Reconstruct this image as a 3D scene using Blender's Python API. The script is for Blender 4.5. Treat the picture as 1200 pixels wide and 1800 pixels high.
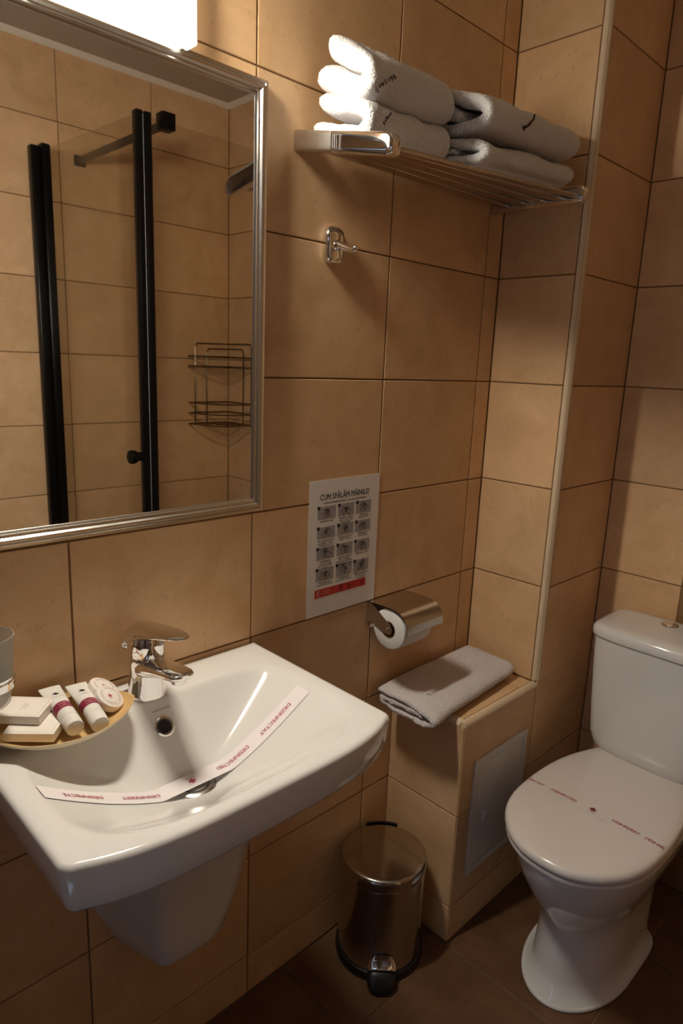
import bpy, bmesh, math, random
from mathutils import Vector, Matrix, noise

for o in list(bpy.data.objects):
    bpy.data.objects.remove(o, do_unlink=True)
scene = bpy.context.scene
COL = scene.collection
R = math.radians
random.seed(7)

# ------------------------------------------------------------------ camera
CAM = Vector((-0.748, -0.996, 1.395))
YAW, PITCH, ROLL = 0.7907, -0.2193, 0.0403
F = Vector((math.cos(PITCH)*math.cos(YAW), math.cos(PITCH)*math.sin(YAW), math.sin(PITCH)))
Rt = F.cross(Vector((0, 0, 1))).normalized(); Up = Rt.cross(F)
c_, s_ = math.cos(ROLL), math.sin(ROLL)
R2 = c_*Rt + s_*Up; U2 = -s_*Rt + c_*Up
cam = bpy.data.cameras.new('camera'); camo = bpy.data.objects.new('camera', cam); COL.objects.link(camo)
m3 = Matrix((R2, U2, -F)).transposed()
camo.matrix_world = Matrix.Translation(CAM) @ m3.to_4x4()
cam.sensor_fit = 'VERTICAL'; cam.sensor_height = 36.0; cam.sensor_width = 24.0
cam.lens = 1173.8/1800*36
cam.clip_start = 0.02
scene.camera = camo

# ------------------------------------------------------------------ world (cool daylight beyond the open door) and exposure
w = bpy.data.worlds.new('World'); scene.world = w; w.use_nodes = True
bg = w.node_tree.nodes['Background']
bg.inputs[0].default_value = (0.55, 0.72, 1.0, 1); bg.inputs[1].default_value = 1.3
LAMP_STRENGTH = 342.0
LAMP_COLOR = (1.0, 0.92, 0.77)
scene.view_settings.view_transform = 'Standard'
scene.view_settings.look = 'None'
scene.view_settings.exposure = 0.0
scene.view_settings.gamma = 1.0
scene.view_settings.use_curve_mapping = False

# ------------------------------------------------------------------ dimensions
TW, TH = 0.34967, 0.2525            # wall tile
ROWS = [0.0] + [0.101 + TH*k for k in range(0, 9)] + [2.38]
CEIL = 2.38
XC, DW = 0.7589, 0.2210             # boxed duct: front face x, side face y
XL = 0.445                          # low box front face
LEDGE = 0.600
XB = 1.0660                         # wall behind the toilet
XS = 0.960                          # furred end wall of the shower
YS = -1.483                         # wall opposite the mirror
XF = -1.00                          # entry wall, unseen, moved in to cut bounce light
GAP = 0.0034

# ------------------------------------------------------------------ material helpers
def new_mat(name):
    m = bpy.data.materials.new(name); m.use_nodes = True
    return m, m.node_tree, m.node_tree.nodes['Principled BSDF']

def plain(name, col, rough=0.5, metal=0.0, spec=0.5, coat=0.0, bump=0.0, bscale=200.0, bdist=0.002, vary=0.0, vscale=20.0):
    m, nt, b = new_mat(name)
    b.inputs['Base Color'].default_value = (*col, 1)
    b.inputs['Roughness'].default_value = rough
    b.inputs['Metallic'].default_value = metal
    b.inputs['Specular IOR Level'].default_value = spec
    b.inputs['Coat Weight'].default_value = coat
    tc = nt.nodes.new('ShaderNodeTexCoord')
    if vary:
        n = nt.nodes.new('ShaderNodeTexNoise'); n.inputs['Scale'].default_value = vscale; n.inputs['Detail'].default_value = 4
        nt.links.new(tc.outputs['Object'], n.inputs['Vector'])
        r = nt.nodes.new('ShaderNodeValToRGB')
        r.color_ramp.elements[0].position = 0.3; r.color_ramp.elements[1].position = 0.7
        r.color_ramp.elements[0].color = (*[c*(1-vary) for c in col], 1)
        r.color_ramp.elements[1].color = (*[min(1, c*(1+vary*0.6)) for c in col], 1)
        nt.links.new(n.outputs['Fac'], r.inputs['Fac']); nt.links.new(r.outputs['Color'], b.inputs['Base Color'])
    if bump:
        n2 = nt.nodes.new('ShaderNodeTexNoise'); n2.inputs['Scale'].default_value = bscale; n2.inputs['Detail'].default_value = 3
        nt.links.new(tc.outputs['Object'], n2.inputs['Vector'])
        bp = nt.nodes.new('ShaderNodeBump'); bp.inputs['Strength'].default_value = bump; bp.inputs['Distance'].default_value = bdist
        nt.links.new(n2.outputs['Fac'], bp.inputs['Height']); nt.links.new(bp.outputs['Normal'], b.inputs['Normal'])
    return m

def tile_mat(name, ca, cb, cs, rough, rnd=0.10):
    """stone-look ceramic: soft mottling, fine pits, each tile its own shade"""
    m, nt, b = new_mat(name); L = nt.links
    tc = nt.nodes.new('ShaderNodeTexCoord'); oi = nt.nodes.new('ShaderNodeObjectInfo')
    mul = nt.nodes.new('ShaderNodeMath'); mul.operation = 'MULTIPLY'; mul.inputs[1].default_value = 37.0
    L.new(oi.outputs['Random'], mul.inputs[0])
    add = nt.nodes.new('ShaderNodeVectorMath'); add.operation = 'ADD'
    L.new(tc.outputs['Object'], add.inputs[0]); L.new(mul.outputs[0], add.inputs[1])
    n1 = nt.nodes.new('ShaderNodeTexNoise'); n1.inputs['Scale'].default_value = 9; n1.inputs['Detail'].default_value = 6; n1.inputs['Roughness'].default_value = 0.6; n1.inputs['Distortion'].default_value = 0.6
    L.new(add.outputs[0], n1.inputs['Vector'])
    r1 = nt.nodes.new('ShaderNodeValToRGB')
    r1.color_ramp.elements[0].position = 0.32; r1.color_ramp.elements[0].color = (*ca, 1)
    r1.color_ramp.elements[1].position = 0.68; r1.color_ramp.elements[1].color = (*cb, 1)
    L.new(n1.outputs['Fac'], r1.inputs['Fac'])
    n2 = nt.nodes.new('ShaderNodeTexNoise'); n2.inputs['Scale'].default_value = 75; n2.inputs['Detail'].default_value = 3
    L.new(add.outputs[0], n2.inputs['Vector'])
    r2 = nt.nodes.new('ShaderNodeValToRGB')
    r2.color_ramp.elements[0].position = 0.62; r2.color_ramp.elements[0].color = (0, 0, 0, 1)
    r2.color_ramp.elements[1].position = 0.80; r2.color_ramp.elements[1].color = (0.55, 0.55, 0.55, 1)
    L.new(n2.outputs['Fac'], r2.inputs['Fac'])
    mx = nt.nodes.new('ShaderNodeMixRGB'); mx.inputs[2].default_value = (*cs, 1)
    L.new(r2.outputs['Color'], mx.inputs[0]); L.new(r1.outputs['Color'], mx.inputs[1])
    mr = nt.nodes.new('ShaderNodeMapRange'); mr.inputs['To Min'].default_value = 1-rnd; mr.inputs['To Max'].default_value = 1+rnd*0.5
    L.new(oi.outputs['Random'], mr.inputs['Value'])
    hs = nt.nodes.new('ShaderNodeHueSaturation'); L.new(mr.outputs[0], hs.inputs['Value']); L.new(mx.outputs[0], hs.inputs['Color'])
    L.new(hs.outputs['Color'], b.inputs['Base Color'])
    rr = nt.nodes.new('ShaderNodeMapRange'); rr.inputs['To Min'].default_value = rough-0.06; rr.inputs['To Max'].default_value = rough+0.10
    L.new(n1.outputs['Fac'], rr.inputs['Value']); L.new(rr.outputs[0], b.inputs['Roughness'])
    bp = nt.nodes.new('ShaderNodeBump'); bp.inputs['Strength'].default_value = 0.10; bp.inputs['Distance'].default_value = 0.002
    L.new(n1.outputs['Fac'], bp.inputs['Height']); L.new(bp.outputs['Normal'], b.inputs['Normal'])
    b.inputs['Specular IOR Level'].default_value = 0.35
    return m

M = {}
M['tile'] = tile_mat('wall_tile', (0.69, 0.430, 0.225), (0.82, 0.545, 0.310), (0.47, 0.28, 0.13), 0.36)
M['tile_dark'] = tile_mat('dark_wall_tile', (0.09, 0.052, 0.028), (0.13, 0.075, 0.042), (0.07, 0.04, 0.02), 0.36)  # for unseen wall areas, made dark to cut warm bounce light
M['tile_decor'] = tile_mat('decor_wall_tile', (0.25, 0.140, 0.06), (0.32, 0.185, 0.085), (0.20, 0.12, 0.06), 0.36)  # one column behind the tank, darker than its neighbours
M['floor'] = tile_mat('floor_tile', (0.115, 0.056, 0.027), (0.175, 0.090, 0.046), (0.075, 0.038, 0.020), 0.42)
M['grout'] = plain('grout', (0.27, 0.150, 0.066), 0.9, bump=0.2, bscale=400)
M['trim'] = plain('trim_bead', (0.78, 0.61, 0.41), 0.35, vary=0.08, vscale=12)
M['plaster'] = plain('ceiling_plaster', (0.52, 0.45, 0.35), 0.9, bump=0.15, bscale=120)
M['cove'] = plain('cove_strip', (0.86, 0.78, 0.64), 0.8)
M['ceramic'] = plain('white_ceramic', (0.80, 0.78, 0.75), 0.10, spec=0.5, coat=0.4)
M['plastic_w'] = plain('white_plastic', (0.72, 0.70, 0.68), 0.38, vary=0.04, vscale=8)
M['lid'] = plain('toilet_lid', (0.80, 0.735, 0.69), 0.17, coat=0.2)
M['chrome'] = plain('chrome', (0.86, 0.86, 0.86), 0.06, metal=1)
M['satin'] = plain('satin_metal', (0.62, 0.60, 0.57), 0.27, metal=1)
M['silver'] = plain('silver_moulding', (0.82, 0.80, 0.76), 0.22, metal=1, bump=0.03, bscale=90)
M['steel'] = plain('brushed_steel', (0.60, 0.56, 0.50), 0.20, metal=1)
M['railsteel'] = plain('rail_steel', (0.55, 0.50, 0.45), 0.24, metal=1)
M['wire'] = plain('caddy_wire', (0.15, 0.12, 0.085), 0.25, metal=1)
M['binsteel'] = plain('bin_steel', (0.50, 0.46, 0.41), 0.17, metal=1)
M['black'] = plain('black_profile', (0.004, 0.0035, 0.0035), 0.30, spec=0.18)
M['blackpl'] = plain('black_plastic', (0.012, 0.011, 0.011), 0.30)
M['dark'] = plain('dark_hole', (0.01, 0.009, 0.008), 0.7)
M['darkbar'] = plain('dark_bronze_bar', (0.10, 0.085, 0.07), 0.4, metal=0.6)
M['terry'] = plain('terry_cloth', (0.92, 0.90, 0.90), 0.95, bump=1.0, bscale=300, bdist=0.006, spec=0.1, vary=0.08, vscale=240)
M['terry2'] = plain('terry_cloth_old', (0.82, 0.76, 0.75), 0.95, bump=1.0, bscale=300, bdist=0.006, spec=0.1, vary=0.08, vscale=240)
M['thread'] = plain('maroon_thread', (0.045, 0.010, 0.016), 0.8)
M['paper'] = plain('paper', (0.90, 0.87, 0.86), 0.75)
M['band'] = plain('paper_band', (0.86, 0.80, 0.80), 0.7)
M['tissue'] = plain('tissue', (0.85, 0.83, 0.80), 0.95, bump=0.3, bscale=300)
M['card'] = plain('cardboard', (0.42, 0.30, 0.18), 0.9)
M['ink'] = plain('black_ink', (0.022, 0.020, 0.022), 0.8)
M['greyp'] = plain('grey_print', (0.40, 0.385, 0.41), 0.8)
M['redp'] = plain('red_print', (0.62, 0.045, 0.030), 0.75)
M['redink'] = plain('red_ink', (0.42, 0.06, 0.11), 0.8)
M['pinkink'] = plain('pale_red_ink', (0.72, 0.40, 0.42), 0.8)
M['maroon'] = plain('maroon_band', (0.24, 0.018, 0.05), 0.45)
M['tube'] = plain('cosmetic_tube', (0.80, 0.77, 0.72), 0.32)
M['cap'] = plain('tube_cap', (0.78, 0.66, 0.56), 0.35)
M['box'] = plain('soap_box', (0.84, 0.77, 0.69), 0.6)
M['greyink'] = plain('grey_ink', (0.42, 0.38, 0.38), 0.8)
M['wood'] = plain('bamboo', (0.66, 0.43, 0.19), 0.42, vary=0.16, vscale=30)
M['woodout'] = plain('dish_outside', (0.80, 0.70, 0.50), 0.35, vary=0.05, vscale=20)
M['doorwood'] = plain('door_wood', (0.09, 0.05, 0.03), 0.5, vary=0.2, vscale=14)

m, nt, b = new_mat('mirror_glass')
b.inputs['Base Color'].default_value = (0.86, 0.84, 0.80, 1); b.inputs['Metallic'].default_value = 1; b.inputs['Roughness'].default_value = 0.015
M['mirror'] = m

m, nt, b = new_mat('lamp_glass')
b.inputs['Base Color'].default_value = (0.9, 0.88, 0.84, 1)
b.inputs['Emission Color'].default_value = (*LAMP_COLOR, 1); b.inputs['Emission Strength'].default_value = LAMP_STRENGTH
M['lamp'] = m
m, nt, b = new_mat('opal_side')
b.inputs['Base Color'].default_value = (0.8, 0.78, 0.74, 1)
b.inputs['Emission Color'].default_value = (*LAMP_COLOR, 1); b.inputs['Emission Strength'].default_value = 2.0
M['opal'] = m

def glass_mat(name, tint, frost=0.0):
    m = bpy.data.materials.new(name); m.use_nodes = True; nt = m.node_tree; nt.nodes.clear()
    out = nt.nodes.new('ShaderNodeOutputMaterial'); mix = nt.nodes.new('ShaderNodeMixShader')
    tr = nt.nodes.new('ShaderNodeBsdfTransparent'); tr.inputs[0].default_value = (*tint, 1)
    gl = nt.nodes.new('ShaderNodeBsdfGlossy'); gl.inputs['Roughness'].default_value = 0.03
    lw = nt.nodes.new('ShaderNodeLayerWeight'); lw.inputs['Blend'].default_value = 0.5
    pw = nt.nodes.new('ShaderNodeMath'); pw.operation = 'POWER'; pw.inputs[1].default_value = 4.0
    nt.links.new(lw.outputs['Facing'], pw.inputs[0])
    fr = nt.nodes.new('ShaderNodeMath'); fr.operation = 'MULTIPLY_ADD'; fr.inputs[1].default_value = 0.60; fr.inputs[2].default_value = 0.035
    nt.links.new(pw.outputs[0], fr.inputs[0])
    nt.links.new(fr.outputs[0], mix.inputs[0]); nt.links.new(tr.outputs[0], mix.inputs[1]); nt.links.new(gl.outputs[0], mix.inputs[2])
    last = mix
    if frost:
        di = nt.nodes.new('ShaderNodeBsdfTranslucent'); di.inputs[0].default_value = (0.75, 0.74, 0.70, 1)
        d2 = nt.nodes.new('ShaderNodeBsdfDiffuse'); d2.inputs[0].default_value = (0.75, 0.74, 0.70, 1)
        ad = nt.nodes.new('ShaderNodeMixShader'); ad.inputs[0].default_value = 0.5
        nt.links.new(di.outputs[0], ad.inputs[1]); nt.links.new(d2.outputs[0], ad.inputs[2])
        m2 = nt.nodes.new('ShaderNodeMixShader'); m2.inputs[0].default_value = frost
        nt.links.new(mix.outputs[0], m2.inputs[1]); nt.links.new(ad.outputs[0], m2.inputs[2]); last = m2
    nt.links.new(last.outputs[0], out.inputs[0])
    return m
M['glass'] = glass_mat('shower_glass', (0.93, 0.92, 0.89))
M['frost'] = glass_mat('frosted_glass', (0.9, 0.9, 0.88), 0.35)

# ------------------------------------------------------------------ object helpers
def tag(o, label=None, cat=None, group=None, kind=None):
    if label: o['label'] = label
    if cat: o['category'] = cat
    if group: o['group'] = group
    if kind: o['kind'] = kind
    return o

def link(name, me, mat, parent=None, loc=None):
    o = bpy.data.objects.new(name, me); COL.objects.link(o)
    if mat is not None:
        me.materials.clear(); me.materials.append(M[mat] if isinstance(mat, str) else mat)
    if parent is not None: o.parent = parent
    if loc is not None: o.location = loc
    return o

def finish(bm, name, mat, parent=None, smooth=35, recalc=True):
    if recalc: bmesh.ops.recalc_face_normals(bm, faces=bm.faces[:])
    me = bpy.data.meshes.new(name); bm.to_mesh(me); bm.free()
    if smooth:
        for p in me.polygons: p.use_smooth = True
        me.set_sharp_from_angle(angle=R(smooth))
    return link(name, me, mat, parent)

def empty(name, loc=(0, 0, 0), rz=0.0):
    o = bpy.data.objects.new(name, None); COL.objects.link(o); o.location = loc; o.rotation_euler = (0, 0, rz)
    o.empty_display_size = 0.05
    return o

def adopt(o, parent):
    """parent a part built in world coordinates to a thing standing at its base"""
    o.parent = parent
    bpy.context.view_layer.update()
    o.matrix_parent_inverse = parent.matrix_world.inverted()
    return o

def bx(bm, x0, x1, y0, y1, z0, z1, bev=0.0, seg=2):
    g = bmesh.ops.create_cube(bm, size=1.0)
    for v in g['verts']:
        v.co = Vector(((x0+x1)/2 + v.co.x*(x1-x0), (y0+y1)/2 + v.co.y*(y1-y0), (z0+z1)/2 + v.co.z*(z1-z0)))
    if bev:
        es = set()
        for v in g['verts']: es.update(v.link_edges)
        bmesh.ops.bevel(bm, geom=list(es), offset=bev, segments=seg, affect='EDGES', profile=0.5)
    return bm

def box(name, x0, x1, y0, y1, z0, z1, mat, parent=None, bev=0.0, seg=2):
    return finish(bx(bmesh.new(), x0, x1, y0, y1, z0, z1, bev, seg), name, mat, parent)

def loft(bm, secs, cap0=True, cap1=True, closed=True):
    rows = [[bm.verts.new(p) for p in s] for s in secs]
    n = len(rows[0])
    for a, b_ in zip(rows, rows[1:]):
        for i in range(n if closed else n-1):
            j = (i+1) % n
            try: bm.faces.new((a[i], a[j], b_[j], b_[i]))
            except ValueError: pass
    if cap0: bm.faces.new(rows[0][::-1])
    if cap1: bm.faces.new(rows[-1])
    return rows

def lathe(bm, prof, centre=(0, 0, 0), seg=48, axis='Z', cap0=False, cap1=False):
    secs = []
    cx, cy, cz = centre
    for r, h in prof:
        s = []
        for i in range(seg):
            a = 2*math.pi*i/seg; p, q = r*math.cos(a), r*math.sin(a)
            if axis == 'Z': s.append((cx+p, cy+q, cz+h))
            elif axis == 'X': s.append((cx+h, cy+p, cz+q))
            else: s.append((cx+p, cy+h, cz+q))
        secs.append(s)
    return loft(bm, secs, cap0, cap1)

def tube(bm, path, r, seg=10, cyclic=False, caps=True):
    P = [Vector(p) for p in path]; n = len(P); secs = []
    up = None
    for i in range(n):
        a = P[(i-1) % n] if (cyclic or i > 0) else P[i]
        b_ = P[(i+1) % n] if (cyclic or i < n-1) else P[i]
        t = (b_-a).normalized()
        if up is None:
            up = Vector((0, 0, 1)) if abs(t.z) < 0.9 else Vector((1, 0, 0))
        s1 = t.cross(up)
        if s1.length < 1e-6: s1 = t.orthogonal()
        s1.normalize(); up = s1.cross(t).normalized()
        rr = r[i] if isinstance(r, (list, tuple)) else r
        secs.append([P[i] + rr*(math.cos(2*math.pi*k/seg)*s1 + math.sin(2*math.pi*k/seg)*up) for k in range(seg)])
    if cyclic:
        secs.append(secs[0])
        loft(bm, secs, False, False)
        bmesh.ops.remove_doubles(bm, verts=bm.verts[:], dist=1e-7)
    else: loft(bm, secs, caps, caps)
    return bm

def smooth_path(pts, n=40):
    """Catmull-Rom resample"""
    P = [Vector(p) for p in pts]; out = []
    m_ = len(P)-1
    for k in range(n):
        u = k/(n-1)*m_; i = min(int(u), m_-1); t = u-i
        p0, p1, p2, p3 = P[max(i-1, 0)], P[i], P[i+1], P[min(i+2, m_)]
        out.append(0.5*((2*p1) + (p2-p0)*t + (2*p0-5*p1+4*p2-p3)*t*t + (3*p1-p0-3*p2+p3)*t*t*t))
    return out

def text_mesh(body, size, bold=0.0, align='CENTER', shear=0.0, spacing=1.0):
    cu = bpy.data.curves.new('txt', 'FONT'); cu.body = body; cu.size = size; cu.align_x = align; cu.align_y = 'CENTER'
    cu.offset = bold; cu.shear = shear; cu.resolution_u = 2; cu.fill_mode = 'FRONT'; cu.space_character = spacing
    to = bpy.data.objects.new('txt', cu); COL.objects.link(to)
    bpy.context.view_layer.update()
    me = bpy.data.meshes.new_from_object(to.evaluated_get(bpy.context.evaluated_depsgraph_get()))
    bpy.data.objects.remove(to, do_unlink=True); bpy.data.curves.remove(cu)
    return me

def word_marks(name, rows, fn, mat, parent=None):
    """rows of tiny word-like dashes for print too small to read: rows = (v, height, [(u0,u1),...])"""
    bm = bmesh.new()
    for v, h, words in rows:
        for u0, u1 in words:
            n = max(1, int((u1-u0)/(h*1.1)))
            for k in range(n):
                a = u0+(u1-u0)*k/n; b_ = a+(u1-u0)/n*0.7
                bm.faces.new([bm.verts.new(fn(p, q)) for p, q in ((a, v-h/2), (b_, v-h/2), (b_, v+h/2), (a, v+h/2))])
    return finish(bm, name, mat, parent, smooth=0, recalc=False)

def text_on(name, body, size, fn, mat, parent=None, **kw):
    """fn maps flat text coordinates (u right, v up) to a world point"""
    me = text_mesh(body, size, **kw)
    for v in me.vertices: v.co = fn(v.co.x, v.co.y)
    me.update()
    return link(name, me, mat, parent)

# ------------------------------------------------------------------ tiled setting
TILE_MESH = {}
def tile_mesh(w_, h_, kind):
    k = (round(w_, 4), round(h_, 4), kind)
    if k in TILE_MESH: return TILE_MESH[k]
    bm = bmesh.new(); a, b_, d, e = w_/2, h_/2, 0.0030, 0.0011
    fr = [bm.verts.new(p) for p in ((-a+e, 0, -b_+e), (a-e, 0, -b_+e), (a-e, 0, b_-e), (-a+e, 0, b_-e))]
    mi = [bm.verts.new(p) for p in ((-a, 0.0008, -b_), (a, 0.0008, -b_), (a, 0.0008, b_), (-a, 0.0008, b_))]
    bk = [bm.verts.new(p) for p in ((-a, d, -b_), (a, d, -b_), (a, d, b_), (-a, d, b_))]
    bm.faces.new(fr)
    for A, B in ((fr, mi), (mi, bk)):
        for i in range(4): bm.faces.new((A[i], B[i], B[(i+1) % 4], A[(i+1) % 4]))
    bm.faces.new(bk[::-1])
    bmesh.ops.recalc_face_normals(bm, faces=bm.faces[:])
    me = bpy.data.meshes.new('wall_tile'); bm.to_mesh(me); bm.free()
    me.materials.append(M[kind])
    TILE_MESH[k] = me
    return me

def tiles(parent, theta, fixed, us, zs, skip=None, kind='tile', name='wall_tile'):
    """lay tiles on a vertical face; theta turns local -Y to the face normal; us run along local +X in world units (x or y)"""
    n = 0
    for ua, ub in zip(us, us[1:]):
        for za, zb in zip(zs, zs[1:]):
            w_, h_ = abs(ub-ua)-GAP, zb-za-GAP
            if w_ < 0.008 or h_ < 0.008: continue
            if skip and skip((ua+ub)/2, (za+zb)/2): continue
            k = kind((ua+ub)/2, (za+zb)/2) if callable(kind) else kind
            o = bpy.data.objects.new(name, tile_mesh(w_, h_, k)); COL.objects.link(o); o.parent = parent
            u, z = (ua+ub)/2, (za+zb)/2
            o.location = (u, fixed, z) if abs(math.sin(theta)) < 0.5 else (fixed, u, z)
            o.rotation_euler = (random.uniform(-.0012, .0012), 0, theta + random.uniform(-.0012, .0012)); n += 1
    return n

D = 0.0029
# sink wall
us = sorted([TW*i for i in range(-3, 3)] + [XF, XC])
wl = tag(box('wall_left', XF-0.1, XB+0.1, D, 0.12, 0, CEIL, 'grout'), 'beige tiled wall behind the sink and mirror', 'wall', kind='structure')
tiles(wl, 0, 0.0, us, ROWS)

# boxed duct with low ledge box
bm = bmesh.new()
bx(bm, XC+D, XB+D, -DW+D, D-0.0001, 0, CEIL); bx(bm, XL+D, XC+D+0.01, -DW+D, D-0.0001, 0, LEDGE-D)
wd = tag(finish(bm, 'wall_duct', 'grout', smooth=0), 'beige tiled boxed-in duct with a low ledge beside the toilet', 'wall', kind='structure')
BE = 0.0155
up_rows = [LEDGE-0.0] + [z for z in ROWS if z > 0.62]
up_rows = [0.6005] + [z for z in ROWS if z > 0.62]
tiles(wd, -math.pi/2, XC, [0.0, -DW+BE], up_rows)
low_rows = [z for z in ROWS if z < 0.5] + [LEDGE-0.012]
tiles(wd, -math.pi/2, XL, [0.0, -DW+0.001], low_rows)
tiles(wd, 0, -DW, [XC+BE, XB], up_rows)
tiles(wd, 0, -DW, [XL+0.001, XC+0.004], low_rows)
tiles(wd, 0, -DW, [XC+0.004, XB], low_rows[:-1] + [0.606])
# ledge top tiles
for (xa, xb_) in ((XL+0.013, 0.700), (0.700, XC)):
    me = tile_mesh(xb_-xa-GAP, DW-0.014-GAP, 'tile')
    o = bpy.data.objects.new('ledge_tile', me); COL.objects.link(o); o.parent = wd
    o.location = ((xa+xb_)/2, -(DW-0.014)/2, LEDGE); o.rotation_euler = (-math.pi/2, 0, 0)
def bead(name, path, c_dirs, r=0.0135):
    """quarter-round bead: swept along path, c_dirs the two outward normals"""
    bm = bmesh.new(); a, b_ = Vector(c_dirs[0]), Vector(c_dirs[1]); secs = []
    for p in path:
        p = Vector(p); s = [p - a*0.0 - b_*0.0]
        s = []
        cen = p - a*r - b_*r
        for k in range(9):
            t = math.pi/2*k/8
            s.append(cen + a*(r+0.0012)*math.cos(t) + b_*(r+0.0012)*math.sin(t))
        s.append(cen)
        secs.append(s)
    loft(bm, secs)
    return finish(bm, name, 'trim', wd, smooth=50)
bead('corner_trim', [(XC, -DW, LEDGE+0.004), (XC, -DW, CEIL)], [(-1, 0, 0), (0, -1, 0)])
bead('ledge_trim', [(XL+0.001, -DW, LEDGE), (XC+0.006, -DW, LEDGE)], [(0, -1, 0), (0, 0, 1)], r=0.0125)
bead('ledge_trim', [(XL, -DW+0.0135, LEDGE), (XL, 0, LEDGE)], [(-1, 0, 0), (0, 0, 1)], r=0.0125)

# wall behind the toilet, shower end wall
wb = tag(box('wall_back', XB+D, XB+0.12, -0.80, 0.0, 0, CEIL, 'grout'), 'beige tiled wall behind the toilet tank', 'wall', kind='structure')
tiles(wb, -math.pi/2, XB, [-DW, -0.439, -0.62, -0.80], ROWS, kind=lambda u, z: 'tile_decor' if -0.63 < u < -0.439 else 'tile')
we = tag(box('wall_shower', XS+D, XB+0.12, YS-0.1, -0.80, 0, CEIL, 'grout'), 'beige tiled end wall inside the shower, seen in the mirror', 'wall', kind='structure')
ROW2 = [0.0] + [0.126 + TH*k for k in range(0, 9)] + [CEIL]
tiles(we, -math.pi/2, XS, [-0.80, -1.135, YS], ROW2)
wr = tag(box('wall_right', XF-0.1, XS+0.02, YS-0.12, YS-D, 0, CEIL, 'grout'), 'beige tiled shower wall opposite the mirror', 'wall', kind='structure')
tiles(wr, math.pi, YS, [XS, 0.617, 0.270, -0.080, -0.43, -0.78, XF], ROW2, kind=lambda u, z: 'tile' if u > -0.1 else 'tile_dark')  # tiles outside the mirror view darkened to limit bounce light
# entry wall with the door opening, its unseen tiles darkened against bounce light
DY0, DY1, DZ = -1.30, -0.52, 2.02
bm = bmesh.new()
bx(bm, XF-0.12, XF-D, YS, DY0, 0, CEIL); bx(bm, XF-0.12, XF-D, DY1, 0, 0, CEIL); bx(bm, XF-0.12, XF-D, DY0, DY1, DZ, CEIL)
wf = tag(finish(bm, 'wall_front', 'grout', smooth=0), 'tiled entry wall around the open doorway', 'wall', kind='structure')
tiles(wf, math.pi/2, XF, [YS, DY0-0.04], ROWS, kind='tile_dark')
tiles(wf, math.pi/2, XF, [DY1+0.04, -0.24, 0.0], ROWS, kind='tile_dark')
bm = bmesh.new()
bx(bm, XF-0.13, XF+0.012, DY0-0.04, DY0, 0, DZ+0.04, 0.004); bx(bm, XF-0.13, XF+0.012, DY1, DY1+0.04, 0, DZ+0.04, 0.004); bx(bm, XF-0.13, XF+0.012, DY0, DY1, DZ, DZ+0.04, 0.004)
tag(finish(bm, 'door_1', 'doorwood'), 'dark wooden frame of the open doorway', 'door frame', kind='structure')
dl = tag(empty('door_2', (XF-0.10, DY0+0.002, 0), R(48)), 'dark wooden door leaf standing ajar', 'door', kind='structure')  # unseen leaf added to narrow the doorway and limit its daylight
box('leaf', -0.040, 0.0, 0.0, DY1-DY0-0.006, 0.006, DZ-0.004, 'doorwood', dl, bev=0.003)
bm = bmesh.new(); tube(bm, [(0.0, DY1-DY0-0.07, 1.02), (0.045, DY1-DY0-0.07, 1.02), (0.050, DY1-DY0-0.09, 1.02), (0.050, DY1-DY0-0.18, 1.02)], 0.008, 12)
finish(bm, 'handle', 'chrome', dl)

# floor
fl = tag(box('floor', XF-0.1, XB+0.1, YS-0.1, 0.1, -0.1, -D, 'grout'), 'brown tiled bathroom floor', 'floor', kind='structure')
fx = [XF, -0.579, -0.239, 0.101, 0.441, 0.781, XB]
fy = [YS, -1.245, -0.905, -0.565, -0.225, 0.0]
for xa, xb_ in zip(fx, fx[1:]):
    for ya, yb in zip(fy, fy[1:]):
        me = tile_mesh(xb_-xa-0.003, yb-ya-0.003, 'floor')
        o = bpy.data.objects.new('floor_tile', me); COL.objects.link(o); o.parent = fl
        o.location = ((xa+xb_)/2, (ya+yb)/2, 0); o.rotation_euler = (-math.pi/2, 0, 0)
# ceiling and cove
tag(box('ceiling', XF-0.1, XB+0.1, YS-0.1, 0.1, CEIL, CEIL+0.1, 'plaster'), 'plain cream plaster ceiling', 'ceiling', kind='structure')
def cove(name, a, b_, n1):
    bm = bmesh.new(); a = Vector(a); b_ = Vector(b_); n1 = Vector(n1); z = Vector((0, 0, -1)); r = 0.016; secs = []
    for p in (a, b_):
        s = [p]
        for k in range(7):
            t = math.pi/2*k/6
            s.append(p + n1*r*(1-math.sin(t)*0.75)*(1 if k < 6 else 0.25) + z*r*(1-math.cos(t)*0.75))
        secs.append([p, p+n1*r, p+n1*r*0.6+z*r*0.5, p+n1*r*0.35+z*r*0.75, p+z*r])
    loft(bm, secs)
    return finish(bm, name, 'cove', smooth=50)
tag(cove('trim_1', (XF, YS, CEIL), (XS, YS, CEIL), (0, 1, 0)), 'cream cove strip along ceiling above the shower wall', 'trim', kind='structure')
tag(cove('trim_2', (XS, YS, CEIL), (XS, -0.80, CEIL), (-1, 0, 0)), 'short cream cove strip along ceiling above the shower end wall', 'trim', kind='structure')

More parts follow.
